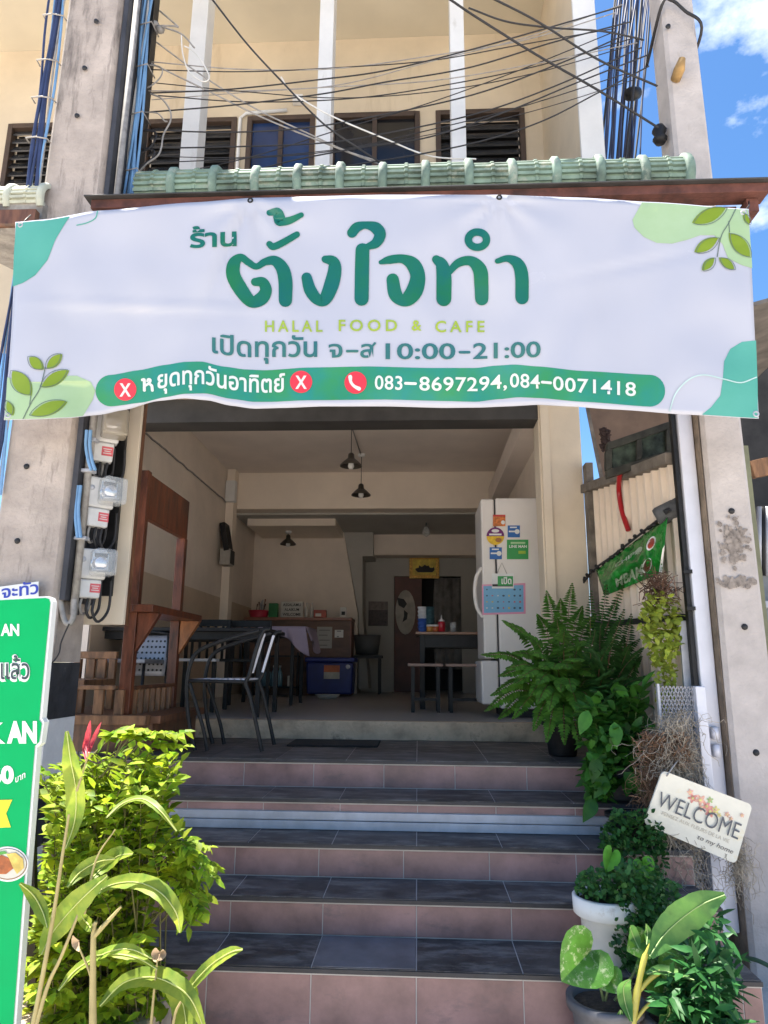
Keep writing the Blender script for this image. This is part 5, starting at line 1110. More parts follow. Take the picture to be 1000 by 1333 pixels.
for i in range(nx+1):
    for s in (-1, 1):
        pts = [(gx0+dx*min(nx, max(0, i+.5*s*(k % 2))), 3.70+.008*(k % 2), gz0+dz*k) for k in range(nz+1)]
        m.tube(pts, .0042, 4, False)
m.build('mesh', mat('mesh_grey', (.33, .33, .36), .55, .3, var=.2), mg_, fixn=False)
m = MB(); m.span((gx0-.012, 3.69, gz0), (gx0-.001, 3.715, gz1+.01)); m.build('edge_bar', M['galv'], mg_)
m = MB(); m.span((gx1+.002, 3.66, gz0-.05), (gx1+.050, 3.74, gz1)); m.build('stile', M['white_metal'], mg_, bevel=.004)
gr_ = thing('steel_rail', 'grey steel rail standing upright left of the white gate post', 'rail', (1.43, 3.86, 1.4)); a = P(888, 810, 3.86); b = P(905, 890, 3.86)
m = MB(); m.span((a.x-.02, 3.85, gz1-.2), (a.x+.045, 3.87, P(888, 808, 3.86).z)); m.build('flat_bar', M['galv'], gr_, bevel=.003)

ws = thing('welcome_sign', 'tilted cream welcome sign painted with pink flowers hung at the gate', 'sign', P(910, 1100, 3.45))
WQ = [(863, 1003), (980, 1048), (958, 1125), (838, 1072)]
def WP(px, py, lay=0):
    u, v = px/160, py/100
    x = (WQ[0][0]*(1-u)+WQ[1][0]*u)*(1-v)+(WQ[3][0]*(1-u)+WQ[2][0]*u)*v; y = (WQ[0][1]*(1-u)+WQ[1][1]*u)*(1-v)+(WQ[3][1]*(1-u)+WQ[2][1]*u)*v
    return P(x, y, 3.42+.06*v-.0016*lay)
rc = []
for cx, cy, a0 in ((152, 8, -90), (152, 92, 0), (8, 92, 90), (8, 8, 180)):
    for k in range(7): a = R(a0+15*k); rc.append((cx+8*math.cos(a), cy+8*math.sin(a)))
m = MB(); m.prism([WP(x, y) for x, y in rc], (0, .012, 0)); m.build('board', mat('sign_cream', (.82, .79, .68), .5, var=.04, scale=12, stain=((.78, .66, .40), 9, .58, (1, 1, 1))), ws)
wk = dict(parent=ws, fn=WP, step=40)
pinks = [mat('flower_a', (.72, .30, .26), .5, var=.25, scale=60), mat('flower_b', (.78, .44, .34), .5, var=.25, scale=60), mat('flower_c', (.70, .62, .24), .5, var=.2, scale=60), mat('flower_d', (.40, .55, .22), .5, var=.2)]
for k, (x, y, r, c) in enumerate(((62, 26, 9, 0), (75, 24, 10, 1), (88, 30, 9, 0), (96, 36, 10, 0), (104, 30, 7, 2), (90, 18, 6, 3), (55, 18, 6, 1), (80, 36, 6, 1), (112, 36, 4, 2), (124, 30, 5, 1), (132, 34, 4, 1), (148, 22, 4, 1))):
    fl = [(x+r*(.75+.25*math.sin(5*a_+k))*math.cos(a_), y+r*(.75+.25*math.sin(5*a_+k))*math.sin(a_)) for a_ in [2*math.pi*i/30 for i in range(30)]]
    art('painted_flower', [poly(fl)], 1+.15*k, pinks[c], **wk)
    art('flower_centre', [disc(x, y, r*.25)], 3.2+.1*k, pinks[2 if c < 2 else 1], **wk)
art('lettering', [fit_text('WELCOME', 9, 152, 62, 28, -.004, sp=1.02)], 5, mat('sign_ink', (.10, .11, .13), .5), **wk)
art('lettering', [fit_text('to my home', 88, 150, 87, 8, 0, shear=.3)], 2, mat('sign_ink2', (.20, .17, .15), .5), **wk)
art('faint_lettering', [fit_text('PENSEZ AUX FLEURS DE LA VIE', 22, 140, 73, 6.5, 0)], 1.5, mat('sign_faint', (.58, .52, .42), .5), **wk)
tag(MB().tube([P(868, 1010, 3.40), P(886, 985, 3.58), P(905, 975, 3.655)], .004, 5).build('sign_cord', M['cable_grey']), 'thin cord holding the welcome sign to the gate', 'cord')

# neighbour's shed on the far right
nsd = thing('neighbour_shed', 'cluttered dark shed with a sheet roof seen beyond the slim concrete pole', 'shed', (3.4, 6.6, 0))
dk1 = mat('shed_dark', (.06, .055, .05), .85, var=.3, scale=3)
ra0 = P(968, 402, 4.6); rb0 = P(1120, 360, 4.6)
m = MB(); m.prism([ra0, rb0, rb0+Vector((0, 0, .03)), ra0+Vector((0, 0, .03))], (.6, 4.5, .3)); m.build('roof', mat('shed_roof', (.16, .14, .12), .7, var=.3, scale=5), nsd)
m = MB(); m.span((3.85, 8.2, 0), (7.5, 8.35, 5.7)); m.build('back_wall', dk1, nsd)
m = MB(); m.span((2.75, 5.6, 2.55), (6.5, 8.19, 2.62)); m.build('loft_floor', dk1, nsd)
a = P(972, 640, 5.2); m = MB(); m.span((a.x-.02, 5.2, 0), (a.x+.05, 5.27, P(970, 580, 5.2).z)); m.build('post', mat('olive_post', (.22, .22, .13), .7), nsd)
m = MB(); a = P(978, 612, 5.4); m.bar(a, a+Vector((1.2, 0, .28)), .05, .14); m.build('beam', M['old_wood'], nsd, bevel=.004)
m = MB(); a = P(980, 800, 5.6); m.span((a.x-.1, 5.6, a.z-.6), (a.x+1.5, 5.64, a.z+.55)); m.build('side_panel', mat('grey_panel', (.20, .22, .24), .6, var=.2), nsd)
m = MB(); a = P(978, 788, 5.55); m.span((a.x-.06, 5.5, a.z-.02), (a.x+1.4, 5.59, a.z+.03)); m.build('shelf', M['galv'], nsd)
for k in range(5):
    a = P(984+5*k, 700, 5.55); m = MB(); m.tube([(a.x, 5.56, a.z-.3), (a.x+.05, 5.54, a.z+.25)], .02, 6); m.build('pipe', M['dark_metal'] if k % 2 else M['galv'], nsd)
tag(MB().box(P(911, 600, 4.3), (.10, .02, .40)).build('green_tarp', mat('tarp', (.02, .16, .05), .6, var=.3, scale=8), bevel=.004), 'strip of green tarpaulin between the white post and the slim pole', 'tarpaulin')
tag(MB().tube(spline([tuple(P(x, y, d)) for x, y, d in ((958, 1262, 3.2), (966, 1290, 3.1), (975, 1315, 3.0), (990, 1360, 2.9))], 6), .016, 10).build('blue_pipe', mat('pipe_blue', (.06, .30, .52), .4, var=.1), fixn=False), 'blue plastic pipe sloping down at the foot of the slim pole', 'pipe')
tag(MB().tube(spline([tuple(P(x, y, d)) for x, y, d in ((940, 1247, 3.3), (965, 1247, 3.3), (985, 1250, 3.25), (1010, 1262, 3.2))], 6), .009, 8).build('garden_hose', mat('hose_green', (.03, .08, .04), .5), fixn=False), 'dark green hose sticking out beside the slim pole foot', 'hose')

# ================================================================== PLANTS
def leafmat(name, col, trans=.32, island=.30, rough=.45, grad=None, stain=None): return mat(name, tuple(c*.88 for c in col), rough+.12, var=.14, scale=18, island=island, trans=trans, grad=grad, stain=stain, spec=.35)
def leaf(mb, p, d, up, L, W, curl=.15, fold=.25, seg=3):
    d = d.normalized(); s = d.cross(up); s = s.normalized() if s.length > 1e-4 else d.orthogonal().normalized(); u = s.cross(d)
    prof = {3: ((0, .10), (.33, 1), (.70, .72), (1, .02))}.get(seg) or [(k/seg, max(.03, math.sin(math.pi*(k/seg)**.8))) for k in range(seg+1)]
    vs = []
    for t, w in prof:
        c = p + d*L*t - u*(L*curl*t*t); h = u*(W*.5*w*fold)
        vs += [c - s*W*.5*w + h, c, c + s*W*.5*w + h]
    fs = []
    for i in range(len(prof)-1): a = 3*i; fs += [(a, a+1, a+4, a+3), (a+1, a+2, a+5, a+4)]
    mb.add(vs, fs, True)
def blade(mb, pts, widths, nrm, fold=.2, n=5):
    q = spline([tuple(p)+(w,) for p, w in zip(pts, widths)], n); vs = []
    nrm = Vector(nrm)
    for i, r in enumerate(q):
        a, b = q[max(0, i-1)], q[min(len(q)-1, i+1)]; t = (Vector(b[:3])-Vector(a[:3])).normalized(); s = t.cross(nrm).normalized(); c = Vector(r[:3]); w = max(.001, r[3])
        rip = nrm*(.10*w*math.sin(i*2.6)+.05*w*math.sin(i*1.1))
        vs += [c-s*w+nrm*w*fold+rip, c-s*w*.5+nrm*w*fold*.6, c, c+s*w*.5+nrm*w*fold*.6, c+s*w+nrm*w*fold-rip]
    mb.add(vs, [(i*5+k, i*5+k+1, i*5+k+6, i*5+k+5) for i in range(len(q)-1) for k in range(4)], True)
def midrib(mb, pts, r, d): mb.tube(spline([tuple(P(x, y, d+(.04*math.sin(i*1.3))-.004)) for i, (x, y) in enumerate(pts)], 5), r, 5, False)
def rv(s=1): return Vector((rnd.uniform(-s, s), rnd.uniform(-s, s), rnd.uniform(-s, s)))
def inpoly(x, y, pl):
    c = False
    for (x0, y0), (x1, y1) in zip(pl, pl[1:]+pl[:1]):
        if (y0 > y) != (y1 > y) and x < (x1-x0)*(y-y0)/(y1-y0)+x0: c = not c
    return c
def pick(pl, d0, d1):
    xs = [p[0] for p in pl]; yy = [p[1] for p in pl]
    while True:
        x, y = rnd.uniform(min(xs), max(xs)), rnd.uniform(min(yy), max(yy))
        if inpoly(x, y, pl): return P(x, y, rnd.uniform(d0, d1))
def sprays(fol, stem, base, pl, d0, d1, n, L, W, pairs, droop=.12, spread=.25):
    """leafy twigs from a base to points spread through an outline"""
    for _ in range(n):
        tip = pick(pl, d0, d1); b = base+Vector((rnd.uniform(-spread, spread), rnd.uniform(-spread*.5, spread*.5), 0))
        mid = b.lerp(tip, .55)+Vector((0, 0, abs(tip.z-b.z)*.10+droop)); path = [Vector(q) for q in spline([tuple(b), tuple(mid), tuple(tip)], 6)]
        stem.tube(path, [.0042-.003*i/(len(path)-1) for i in range(len(path))], 4, False)
        for k in range(pairs):
            t = .45+.55*k/(pairs-1); f = t*(len(path)-1); i = min(len(path)-2, int(f)); c = path[i].lerp(path[i+1], f-i); tg = (path[i+1]-path[i]).normalized()
            sd = tg.cross(Vector((0, 0, 1)))
            if sd.length < .1: sd = Vector((1, 0, 0))
            sd.normalize()
            for s in ((-1, 1) if k < pairs-1 else (0,)):
                dd = tg*.75+sd*s*.9+rv(.35)+Vector((0, -.12, -.10)); leaf(fol, c, dd, Vector((0, -.35, 1))+rv(.4), L*rnd.uniform(.5, 1.3), W*rnd.uniform(.7, 1.15), rnd.uniform(.05, .35), .3)
def tuft(fol, pl, d0, d1, n, L, W, down=0, out=(0, -1, .3)):
    for _ in range(n):
        p = pick(pl, d0, d1); leaf(fol, p, rv(1)+Vector(out)*.5+Vector((0, 0, -down)), Vector((0, -.5, 1))+rv(.5), L*rnd.uniform(.6, 1.25), W*rnd.uniform(.7, 1.2), rnd.uniform(0, .3), .25)
soil = mat('soil', (.045, .032, .022), .95, var=.4, scale=40, bump=.8, bscale=60)
def pot_mb(c, r, h, lip=.012): return MB().lathe([(0, 0), (r*.72, 0), (r*.76, .01), (r*.95, h*.86), (r*.97, h*.87), (r+lip, h*.88), (r+lip, h), (r*.93, h), (r*.90, h*.90), (r*.90, h*.9)], c, 28)
def soil_mb(c, r, h): return MB().lathe([(r*.90, h*.905), (r*.5, h*.93), (0, h*.92)], c, 24)

# left shrub
sb = thing('leafy_shrub', 'big bright yellow green shrub spilling over the left end of the steps', 'shrub', P(130, 1400, 2.7))
SB = [(52, 1010), (80, 985), (120, 1000), (165, 972), (205, 985), (236, 985), (240, 1010), (214, 1040), (240, 1085), (235, 1130), (205, 1165), (190, 1230), (215, 1290), (205, 1333), (120, 1400), (30, 1400), (30, 1230), (62, 1110)]
base = P(125, 1390, 2.75); fol, stem = MB(), MB()
sprays(fol, stem, base, SB, 2.42, 2.95, 185, .056, .030, 10, .08, .22)
sprays(fol, stem, base, [(60, 985), (250, 962), (258, 1000), (200, 1040), (80, 1050)], 2.5, 2.8, 40, .058, .031, 9, .10, .22)
sprays(fol, stem, P(200, 1200, 2.65), [(225, 1170), (262, 1160), (268, 1190), (238, 1215)], 2.5, 2.65, 7, .045, .025, 10, .05, .04)
sprays(fol, stem, P(190, 1150, 2.65), [(240, 1080), (285, 1095), (290, 1140), (262, 1190), (245, 1190)], 2.5, 2.7, 14, .046, .026, 10, .06, .05)
sprays(fol, stem, P(130, 1010, 2.6), [(140, 955), (210, 945), (255, 955), (240, 975)], 2.5, 2.65, 9, .055, .034, 7, .04, .1)
tuft(fol, SB, 2.6, 3.0, 1300, .05, .028)
sprays(fol, stem, P(180, 1300, 2.7), [(225, 1280), (250, 1270), (262, 1300), (230, 1320)], 2.6, 2.7, 5, .05, .026, 6, .05, .04)
sprays(fol, stem, base, [(40, 1200), (70, 1180), (75, 1300), (40, 1320)], 2.4, 2.6, 12, .06, .034, 7, .05, .1)
fol.build('foliage', leafmat('leaf_bright', (.50, .56, .03), .42, .45, grad=(.13, .30, .02)), sb, fixn=False); stem.build('branches', mat('twig_green', (.14, .13, .04), .6, var=.3), sb, fixn=False)
m = MB(); p = P(120, 1330, 2.75); m.span((-1.9, 2.40, .001), (-.92, 2.88, .26)); m.build('planter', M['curb'], sb, bevel=.01)

# heliconia and long leaves in front
hp_ = thing('heliconia', 'tall plant with long pale green leaves, tan stems and a pink red flower', 'plant', P(95, 1420, 2.35))
blg, stm, flw = MB(), MB(), MB(); rib_mb = [MB()]
HD = 2.30
def bl(pts, w, fold=.25, nrm=(.1, -1, .25), d=HD, mb=None):
    n = len(pts); mx_ = w*.0021
    ws_ = [mx_*max(.06, math.sin(math.pi*min(1, (i/(n-1))*.93+.04))**.75) for i in range(n)]
    midrib(rib_mb[0], pts, .0019, d)
    blade(mb or blg, [P(x, y, d+(.04*math.sin(i*1.3))) for i, (x, y) in enumerate(pts)], ws_, nrm, fold)
bl([(85, 1105), (97, 1070), (99, 1030), (92, 990), (87, 952)], 15)
bl([(138, 1065), (160, 1046), (185, 1040), (208, 1055), (230, 1082)], 7, .2, (.1, -.5, .8))
bl([(88, 1155), (105, 1135), (128, 1122), (150, 1118)], 11)
bl([(118, 1145), (135, 1128), (155, 1114), (173, 1112)], 13, .5, (.3, -1, .6))
bl([(54, 1243), (68, 1215), (88, 1190), (112, 1165), (140, 1140)], 19, .15)
bl([(112, 1170), (145, 1152), (180, 1149), (210, 1163), (230, 1190), (234, 1214)], 13, .3, (.1, -.7, .7))
bl([(26, 1150), (44, 1166), (56, 1188), (62, 1208)], 10, .3, (.1, -1, .4))
bl([(76, 1290), (100, 1262), (140, 1240), (170, 1236), (198, 1248)], 9, .25, (.1, -.6, .8))
bl([(118, 1245), (150, 1242), (180, 1248), (205, 1262)], 7, .25, (.1, -.6, .8))
bl([(130, 1310), (160, 1280), (195, 1272), (222, 1280), (248, 1300), (268, 1345)], 15, .2, (.1, -.7, .7))
bl([(215, 1285), (235, 1300), (242, 1330), (244, 1380)], 17, .2, (.2, -1, .3))
bl([(240, 1300), (252, 1280), (275, 1256), (300, 1240), (316, 1236)], 9, .3, (.1, -.8, .6))
bl([(100, 1180), (108, 1195), (116, 1205), (119, 1212)], 8, .2)
blg.build('leaves', leafmat('leaf_long', (.46, .54, .07), .42, .25, .35, grad=(.17, .30, .04), stain=((.34, .24, .09), 9, .66, (1, 1, 1))), hp_, fixn=False)
def stp(pts, r, mb=stm, d=HD):
    q = spline([tuple(P(x, y, d)) for x, y in pts], 5); mb.tube(q, [r*.72*(1-.6*i/len(q)) for i in range(len(q))], 7, True)
stp([(30, 1400), (52, 1290), (70, 1190), (82, 1110), (90, 1060)], .012); stp([(122, 1420), (121, 1300), (122, 1215), (125, 1200)], .018); stp([(123, 1218), (140, 1200), (158, 1180)], .012)
stp([(30, 1400), (60, 1290), (80, 1245), (110, 1170), (118, 1150)], .010); stp([(110, 1190), (125, 1120), (150, 1080)], .006); stp([(190, 1420), (198, 1320), (205, 1250)], .008); stp([(120, 1300), (118, 1270), (104, 1236)], .008); stp([(222, 1420), (226, 1330), (240, 1296)], .009); stp([(100, 1030), (108, 1005), (116, 980)], .006)
stm.build('stems', mat('stem_tan', (.42, .34, .14), .5, var=.2), hp_, fixn=False)
rib_mb[0].build('midribs', mat('rib_pale', (.52, .56, .18), .45), hp_, fixn=False); rib_mb[0] = MB()
for pts, w in (([(113, 985), (114, 965), (117, 950), (118, 938)], 5), ([(115, 985), (120, 968), (127, 952), (132, 940)], 3.6), ([(112, 990), (110, 975), (110, 962)], 3)): bl(pts, w, .5, (0, -1, .1), HD, flw)
flw.build('flower', mat('flower_red', (.62, .06, .09), .4, var=.25, scale=30, trans=.25), hp_, fixn=False)
m = MB(); bl([(104, 1238), (100, 1228), (95, 1218)], 6, .5, (0, -1, .2), HD, m); dfm = mat('dry_flower', (.55, .40, .26), .8, var=.2, trans=.2); m.build('dry_flower', dfm, hp_, fixn=False)
m = MB(); bl([(206, 1252), (205, 1242), (203, 1234)], 8, .5, (0, -1, .2), HD, m); bl([(207, 1250), (211, 1242), (212, 1236)], 6, .5, (.4, -1, .2), HD, m); m.build('dry_flower', dfm, hp_, fixn=False)

# ferns
def frond(fol, stem, pts, L, pairs=22, W=.024, nrm=(0, -.6, .8)):
    path = [Vector(q) for q in spline([tuple(p) for p in pts], 8)]; nrm = Vector(nrm).normalized(); n = len(path)-1
    stem.tube(path, [.0035*(1-.7*i/n) for i in range(n+1)], 4, False)
    for k in range(2, pairs+1):
        t = k/pairs; f = t*n; i = min(n-1, int(f)); c = path[i].lerp(path[i+1], f-i); tg = (path[i+1]-path[i]).normalized(); sd = tg.cross(nrm).normalized()
        l = L*(min(1, .35+t*2.2)*(1-t**2.2)+.10)
        for s in (-1, 1): leaf(fol, c, sd*s+tg*.35+rv(.10)+Vector((0, 0, -.12)), nrm, l*rnd.uniform(.85, 1.1), W*rnd.uniform(.8, 1.1), .15, .12)
fn = thing('potted_fern', 'large fern with long arching feathery fronds beside the fridge', 'fern', P(735, 965, 4.55))
fol, stem = MB(), MB(); fb_ = P(735, 915, 4.5)
for tx, ty, dd in ((628, 852, 4.3), (655, 808, 4.4), (640, 905, 4.25), (632, 925, 4.3), (668, 935, 4.2), (690, 905, 4.1), (700, 800, 4.6), (730, 780, 4.7), (725, 805, 4.5), (758, 790, 4.6), (745, 760, 4.8), (775, 800, 4.5), (660, 870, 4.2), (690, 850, 4.2), (715, 955, 4.1), (765, 955, 4.1), (790, 900, 4.3), (780, 850, 4.3), (650, 935, 4.4), (705, 870, 4.15), (740, 870, 4.1), (790, 820, 4.7), (800, 870, 4.5), (755, 930, 4.05), (730, 900, 4.05), (670, 890, 4.15), (720, 835, 4.35), (765, 835, 4.3), (650, 880, 4.2), (680, 825, 4.35), (700, 915, 4.0), (680, 880, 4.1), (712, 770, 4.7), (745, 900, 4.0), (780, 930, 4.1), (735, 820, 4.2), (700, 890, 4.05), (755, 860, 4.1), (715, 925, 4.0), (775, 880, 4.2), (668, 850, 4.3), (720, 870, 4.1), (712, 965, 4.0), (735, 968, 3.98), (755, 972, 4.0), (695, 950, 4.1)):
    tip = P(tx, ty, dd); mid = fb_.lerp(tip, .55)+Vector((0, 0, .10)); frond(fol, stem, [fb_+Vector((0, 0, -.06)), mid, tip], .085, 32, .026)
fol.build('fronds', leafmat('leaf_fern', (.13, .30, .035), .35, .4, .4, grad=(.05, .16, .02)), fn, fixn=False); stem.build('stalks', M['brown_wood'], fn, fixn=False)
c = P(732, 962, 4.45); c.z = LZ+.002; pot_mb(c, .11, .20).build('pot', M['dark_metal'], fn); soil_mb(c, .11, .20).build('soil', soil, fn)
fn2 = thing('hanging_fern', 'dark upright fern mass against the corrugated fence behind the large fern', 'fern', P(790, 960, 4.2))
fol, stem = MB(), MB(); fb2 = P(785, 945, 4.35)
for tx, ty, dd in ((770, 770, 4.5), (790, 762, 4.5), (805, 775, 4.4), (822, 800, 4.3), (835, 855, 4.2), (840, 900, 4.1), (775, 820, 4.2), (800, 830, 4.1), (815, 880, 4.0), (790, 900, 4.0), (830, 940, 4.0), (760, 850, 4.2), (785, 790, 4.4), (812, 760, 4.5), (770, 900, 4.0), (845, 880, 4.1), (800, 870, 4.0), (820, 840, 4.2)) + tuple((rnd.uniform(765, 838), rnd.uniform(775, 930), rnd.uniform(4.0, 4.5)) for _ in range(15)):
    tip = P(tx, ty, dd); frond(fol, stem, [fb2, fb2.lerp(tip, .5)+Vector((rnd.uniform(-.05, .05), 0, .08)), tip], .075, 34, .022)
fol.build('fronds', leafmat('leaf_dark', (.06, .17, .03), .28, .4, .4, grad=(.025, .09, .016)), fn2, fixn=False); stem.build('stalks', M['brown_wood'], fn2, fixn=False)
c = P(788, 958, 4.35); c.z = LZ+.002; pot_mb(c, .12, .22).build('pot', M['dark_metal'], fn2); soil_mb(c, .12, .22).build('soil', soil, fn2)

lp2 = thing('leafy_pot_plant', 'tall broad leaved plant in a dark pot on the upper step by the gate', 'plant', P(800, 1060, 3.95))
LPn = [(757, 930), (800, 890), (840, 895), (846, 960), (842, 1030), (770, 1030), (762, 985)]
fol, stem = MB(), MB(); b = P(803, 1045, 3.93); sprays(fol, stem, b, LPn, 3.75, 4.0, 46, .095, .055, 6, .05, .08); tuft(fol, LPn, 3.8, 4.0, 170, .08, .05)
tuft(fol, [(762, 950), (800, 950), (800, 1045), (770, 1045)], 3.7, 3.9, 160, .06, .035)
for x, y, dx_, dy_ in ((778, 985, -5, 30), (800, 940, 3, 24), (766, 925, -8, 24), (812, 1005, 18, 20), (775, 1040, -10, 20), (790, 1010, -12, 22)): leaf(fol, P(x, y, 3.72), P(x+dx_, y+dy_, 3.68)-P(x, y, 3.72), Vector((0, -1, .4)), .13, .07, .2, .3, 6)
fol.build('foliage', leafmat('leaf_mid', (.07, .22, .025), .3, .4, .35, grad=(.03, .12, .015)), lp2, fixn=False); stem.build('stems', mat('stem_green', (.10, .17, .04), .5), lp2, fixn=False)
c = P(806, 1060, 3.96); c.z = zs[3]+.001; pot_mb(c, .13, .17).build('pot', mat('pot_grey', (.07, .07, .075), .6, var=.2), lp2); soil_mb(c, .13, .17).build('soil', soil, lp2)

cp = thing('creeping_plant', 'low cushion of tiny dark green leaves on the middle step below the leafy plant', 'plant', P(820, 1120, 3.62))
CPn = [(785, 1075), (800, 1058), (850, 1055), (868, 1090), (868, 1160), (835, 1165), (795, 1135), (782, 1100)]
fol = MB(); tuft(fol, CPn, 3.42, 3.66, 1700, .026, .022); fol.build('foliage', leafmat('leaf_tiny', (.045, .15, .025), .2, .35, .4, grad=(.02, .08, .015)), cp, fixn=False)
c = P(822, 1120, 3.66); c.z = zs[2]+.001; pot_mb(c, .10, .13).build('pot', M['dark_metal'], cp); soil_mb(c, .10, .13).build('soil', soil, cp)

wp = thing('white_pot_plant', 'white pot overflowing with small round dark leaves on the lower step', 'plant', P(795, 1250, 3.10))
c = P(792, 1248, 3.08); c.z = zs[0]+.001
wpm = mat('pot_white', (.85, .85, .84), .5, var=.05, stain=((.46, .40, .33), 9, .60, (1, 1, 1)))
MB().lathe([(0, 0), (.085, 0), (.09, .006), (.098, .15), (.112, .155), (.125, .165), (.128, .225), (.118, .232), (.112, .225), (.108, .2)], c, 32).build('pot', wpm, wp)
MB().lathe([(.108, .205), (.05, .215), (0, .21)], c, 24).build('soil', soil, wp)
fol, stem = MB(), MB()
tuft(fol, [(750, 1145), (775, 1130), (850, 1120), (862, 1150), (868, 1200), (830, 1250), (815, 1215), (812, 1180), (770, 1168), (748, 1160)], 2.92, 3.16, 1500, .024, .022)
tuft(fol, [(845, 1130), (885, 1150), (890, 1230), (862, 1250), (850, 1190)], 3.0, 3.3, 420, .026, .022, .2)
tuft(fol, [(800, 1190), (862, 1190), (862, 1270), (812, 1262), (796, 1230)], 2.93, 3.05, 520, .022, .020, .4)
fol.build('foliage', leafmat('leaf_round', (.055, .17, .035), .2, .35, .35, grad=(.025, .095, .02)), wp, fixn=False)
def heart(mb, tip_px, base_px, d, w, tilt=(0, -1, .35)):
    """heart shaped leaf hanging from its notch towards its tip"""
    b, t = P(*base_px, d), P(*tip_px, d-.03); ax = t-b; L = ax.length; ax.normalize(); nr = Vector(tilt).normalized(); s = ax.cross(nr).normalized(); nr = s.cross(ax)
    prof_ = [(-.18, .18), (-.26, .42), (-.20, .74), (-.02, .96), (.22, 1.0), (.46, .86), (.68, .60), (.85, .32), (.95, .12), (1, .0)]
    vs = [b]; 
    for sg in (-1, 1):
        vs += [b+ax*L*a_+s*sg*w*.5*c_+nr*(.10*w*c_) for a_, c_ in prof_]
    n = len(prof_); mids = [b+ax*L*a_ for a_ in (.05, .3, .6, .85)]
    fs = []
    for k in range(2): o = 1+n*k; fs += [(0, o+i, o+i+1) for i in range(n-1)]
    mb.add(vs, fs, True)
hh_ = MB(); heart(hh_, (789, 1136), (797, 1110), 3.0, .075, (.2, -1, .2)); heart(hh_, (846, 1144), (836, 1122), 3.0, .085); hh_.build('heart_leaves', leafmat('leaf_heart', (.12, .40, .035), .35, .1), wp, fixn=False)
m = MB(); m.tube(spline([tuple(P(797, 1112, 3.0)), tuple(P(806, 1135, 3.03)), tuple(P(812, 1165, 3.06))], 5), .004, 5, False); m.tube(spline([tuple(P(836, 1124, 3.0)), tuple(P(826, 1140, 3.03)), tuple(P(818, 1168, 3.06))], 5), .004, 5, False); m.build('stems', mat('stem_heart', (.13, .25, .06), .5), wp, fixn=False)

cal = thing('caladium', 'spotted heart leaved plant in a grey ribbed pot at the bottom right', 'plant', P(792, 1400, 2.79))
c = P(793, 1400, 2.79); c.z = P(793, 1298, 2.79).z-.26
pg = mat('pot_ribbed', (.11, .11, .12), .55, var=.2, scale=10)
m = pot_mb(c, .122, .26); m.build('pot', pg, cal); soil_mb(c, .122, .26).build('soil', soil, cal)
m = MB(); m.lathe([(0, 0), (.10, 0), (.09, c.z), (0, c.z)], (c.x, c.y, .0005), 16); tag(m.build('plant_stand', M['curb']), 'short rough concrete block holding the grey pot of the spotted plant', 'block')
hl = MB(); heart(hl, (731, 1278), (770, 1237), 2.70, .20, (.1, -1, .2)); heart(hl, (806, 1294), (790, 1270), 2.70, .10, (.2, -1, .3)); heart(hl, (872, 1305), (856, 1252), 2.74, .19, (.1, -1, .3)); heart(hl, (816, 1238), (838, 1226), 2.72, .10)
spot = mat('leaf_spotted', (.09, .26, .03), .5, var=.2, scale=25, island=.15, trans=.3, stain=((.55, .62, .38), 48, .53, (1, 1, 1))); hl.build('heart_leaves', spot, cal, fixn=False)
m = MB()
for pts in ([(770, 1238), (778, 1270), (786, 1303)], [(793, 1270), (792, 1285), (788, 1303)], [(852, 1252), (835, 1280), (805, 1304)], [(838, 1224), (828, 1262), (800, 1303)]): m.tube(spline([tuple(P(x, y, 2.74)) for x, y in pts], 5), .005, 6, False)
m.build('stems', mat('stem_dark', (.10, .14, .05), .5), cal, fixn=False)

db = thing('broad_leaf_plant', 'plant with a thick yellow stalk and one very large upright leaf at the bottom right', 'plant', P(840, 1420, 2.68))
m = MB(); m.tube(spline([tuple(P(x, y, 2.68)) for x, y in ((818, 1460), (822, 1350), (830, 1290), (840, 1245), (852, 1222))], 6), [.015]*7+[.013]*6+[.010]*6+[.006]*6, 9, False)
m.tube(spline([tuple(P(x, y, 2.68)) for x, y in ((832, 1290), (846, 1275), (860, 1265))], 6), .008, 7, False); m.tube(spline([tuple(P(x, y, 2.68)) for x, y in ((826, 1330), (842, 1310), (856, 1302))], 6), .006, 7, False)
m.build('stalk', mat('stalk_yellow', (.46, .42, .08), .4, var=.2), db, fixn=False)
rib_mb[0] = MB(); m = MB()
def bl2(pts, w, fold, nrm): bl(pts, w*1.12, fold, nrm, 2.64, m)
bl2([(846, 1245), (865, 1217), (890, 1194), (915, 1177), (944, 1165)], 23, .15, (.1, -1, .3)); bl2([(832, 1235), (826, 1222), (822, 1212), (820, 1206)], 9, .3, (.1, -1, .3)); bl2([(842, 1230), (843, 1215), (841, 1203)], 6, .4, (.1, -1, .3))
bl2([(842, 1268), (860, 1264), (880, 1268), (904, 1276)], 10, .2, (.1, -.4, .9)); bl2([(822, 1330), (814, 1305), (812, 1285), (820, 1275)], 11, .2, (.1, -1, .3)); bl2([(812, 1360), (806, 1335), (808, 1315)], 10, .3, (.1, -1, .3)); bl2([(856, 1345), (866, 1330), (872, 1318), (870, 1308)], 12, .3, (.1, -1, .3))
rib_mb[0].build('midribs', mat('rib_green', (.30, .42, .16), .45), db, fixn=False)
m.build('leaves', leafmat('leaf_broad', (.16, .34, .08), .35, .2, .3, grad=(.07, .20, .05), stain=((.30, .26, .09), 10, .66, (1, 1, 1))), db, fixn=False)

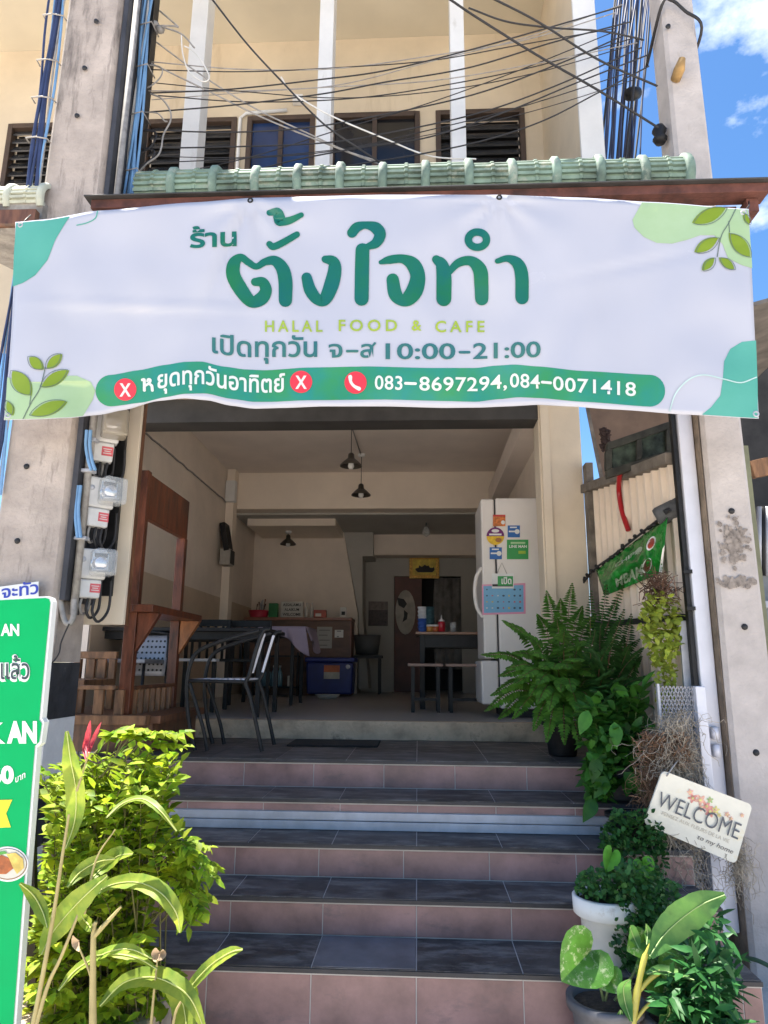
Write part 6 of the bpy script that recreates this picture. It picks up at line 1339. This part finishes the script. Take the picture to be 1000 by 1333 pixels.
pl_ = thing('pointed_leaf_plant', 'dense bunch of pointed dark green leaves at the foot of the gate', 'plant', P(910, 1420, 2.75))
fol, stem = MB(), MB(); PLn = [(880, 1235), (915, 1195), (945, 1185), (955, 1240), (960, 1333), (950, 1400), (870, 1400), (866, 1300)]
b = P(905, 1420, 2.75); sprays(fol, stem, b, PLn, 2.58, 2.85, 55, .085, .026, 6, .04, .08); tuft(fol, PLn, 2.6, 2.85, 330, .075, .024, .5)
fol.build('foliage', leafmat('leaf_pointed', (.05, .19, .045), .25, .35, .35, grad=(.02, .10, .025)), pl_, fixn=False); stem.build('stems', mat('stem_g2', (.08, .13, .04), .5), pl_, fixn=False)
c = Vector((b.x, 2.75, .001)); pot_mb(c, .15, .28).build('pot', pg, pl_); soil_mb(c, .15, .28).build('soil', soil, pl_)

hg = thing('hanging_plant', 'yellow green trailing plant hanging from a brown nest on the fence', 'plant', FN(860, 930))
fol = MB(); tuft(fol, [(836, 790), (845, 770), (878, 776), (886, 800), (880, 850), (868, 870), (850, 860), (842, 830)], 3.75, 3.95, 420, .046, .032, .35)
tuft(fol, [(828, 800), (845, 790), (848, 850), (836, 830)], 3.78, 3.9, 40, .036, .024, .4); tuft(fol, [(846, 850), (882, 840), (878, 890), (866, 935), (856, 905)], 3.78, 3.92, 170, .036, .024, .5)
fol.build('foliage', leafmat('leaf_yellow', (.50, .54, .09), .38, .4, .5, grad=(.24, .32, .03)), hg, fixn=False)
m = MB(); c = P(858, 765, 3.86)
for _ in range(150):
    a_ = rnd.uniform(0, 6.28); p = c+Vector((.09*math.cos(a_)*rnd.random(), .06*math.sin(a_), rnd.uniform(-.07, .05))); m.tube([p, p+rv(.05), p+rv(.08)], .0022, 3, False)
m.build('nest', mat('nest', (.13, .065, .04), .9, var=.4), hg, fixn=False)

ms = thing('spanish_moss', 'tangled pale grey beard of moss trailing over the mesh gate', 'moss', P(880, 1180, 3.6))
m = MB()
def strand(p, l, r=.0012, sw=.5):
    pts = [p]; v = rv(sw)+Vector((0, 0, -.6))
    for _ in range(12): v = v*.55+rv(.95)+Vector((0, 0, -.34)); q = pts[-1]+v.normalized()*l/10; q.y = max(q.y, 3.475); pts.append(q)
    m.tube(pts, r, 3, False)
for _ in range(430): strand(P(rnd.triangular(848, 905, 885), rnd.uniform(925, 1005), rnd.uniform(3.52, 3.66)), rnd.uniform(.12, .30))
for _ in range(240): strand(P(rnd.uniform(858, 895), rnd.uniform(1050, 1120), rnd.uniform(3.52, 3.64)), rnd.uniform(.15, .34))
for _ in range(110): strand(P(rnd.uniform(952, 968), rnd.uniform(1085, 1135), 3.50), rnd.uniform(.10, .24))
m.build('strands', mat('moss_grey', (.42, .36, .28), .9, var=.2, island=.3), ms, fixn=False)
co = thing('coir_basket', 'brown coir fibre clump tied to the mesh gate above the welcome sign', 'basket', P(862, 1050, 3.62))
m = MB()
for cx, cy in ((850, 975), (882, 975)):
    for _ in range(300):
        a_, b_ = rnd.uniform(0, 6.28), rnd.uniform(-1, 1); r_ = .060*rnd.uniform(.6, 1); p = P(cx, cy, 3.58)+Vector((r_*math.cos(a_)*math.sqrt(1-b_*b_), r_*math.sin(a_)*math.sqrt(1-b_*b_), r_*1.4*b_)); m.tube([p, p+rv(.028), p+rv(.04)], .0018, 3, False)
for _ in range(170): strand(P(rnd.uniform(842, 858), rnd.uniform(985, 1020), rnd.uniform(3.55, 3.62)), rnd.uniform(.12, .28), .0013)
m.build('fibres', mat('coir', (.30, .17, .10), .9, var=.3, island=.4), co, fixn=False)
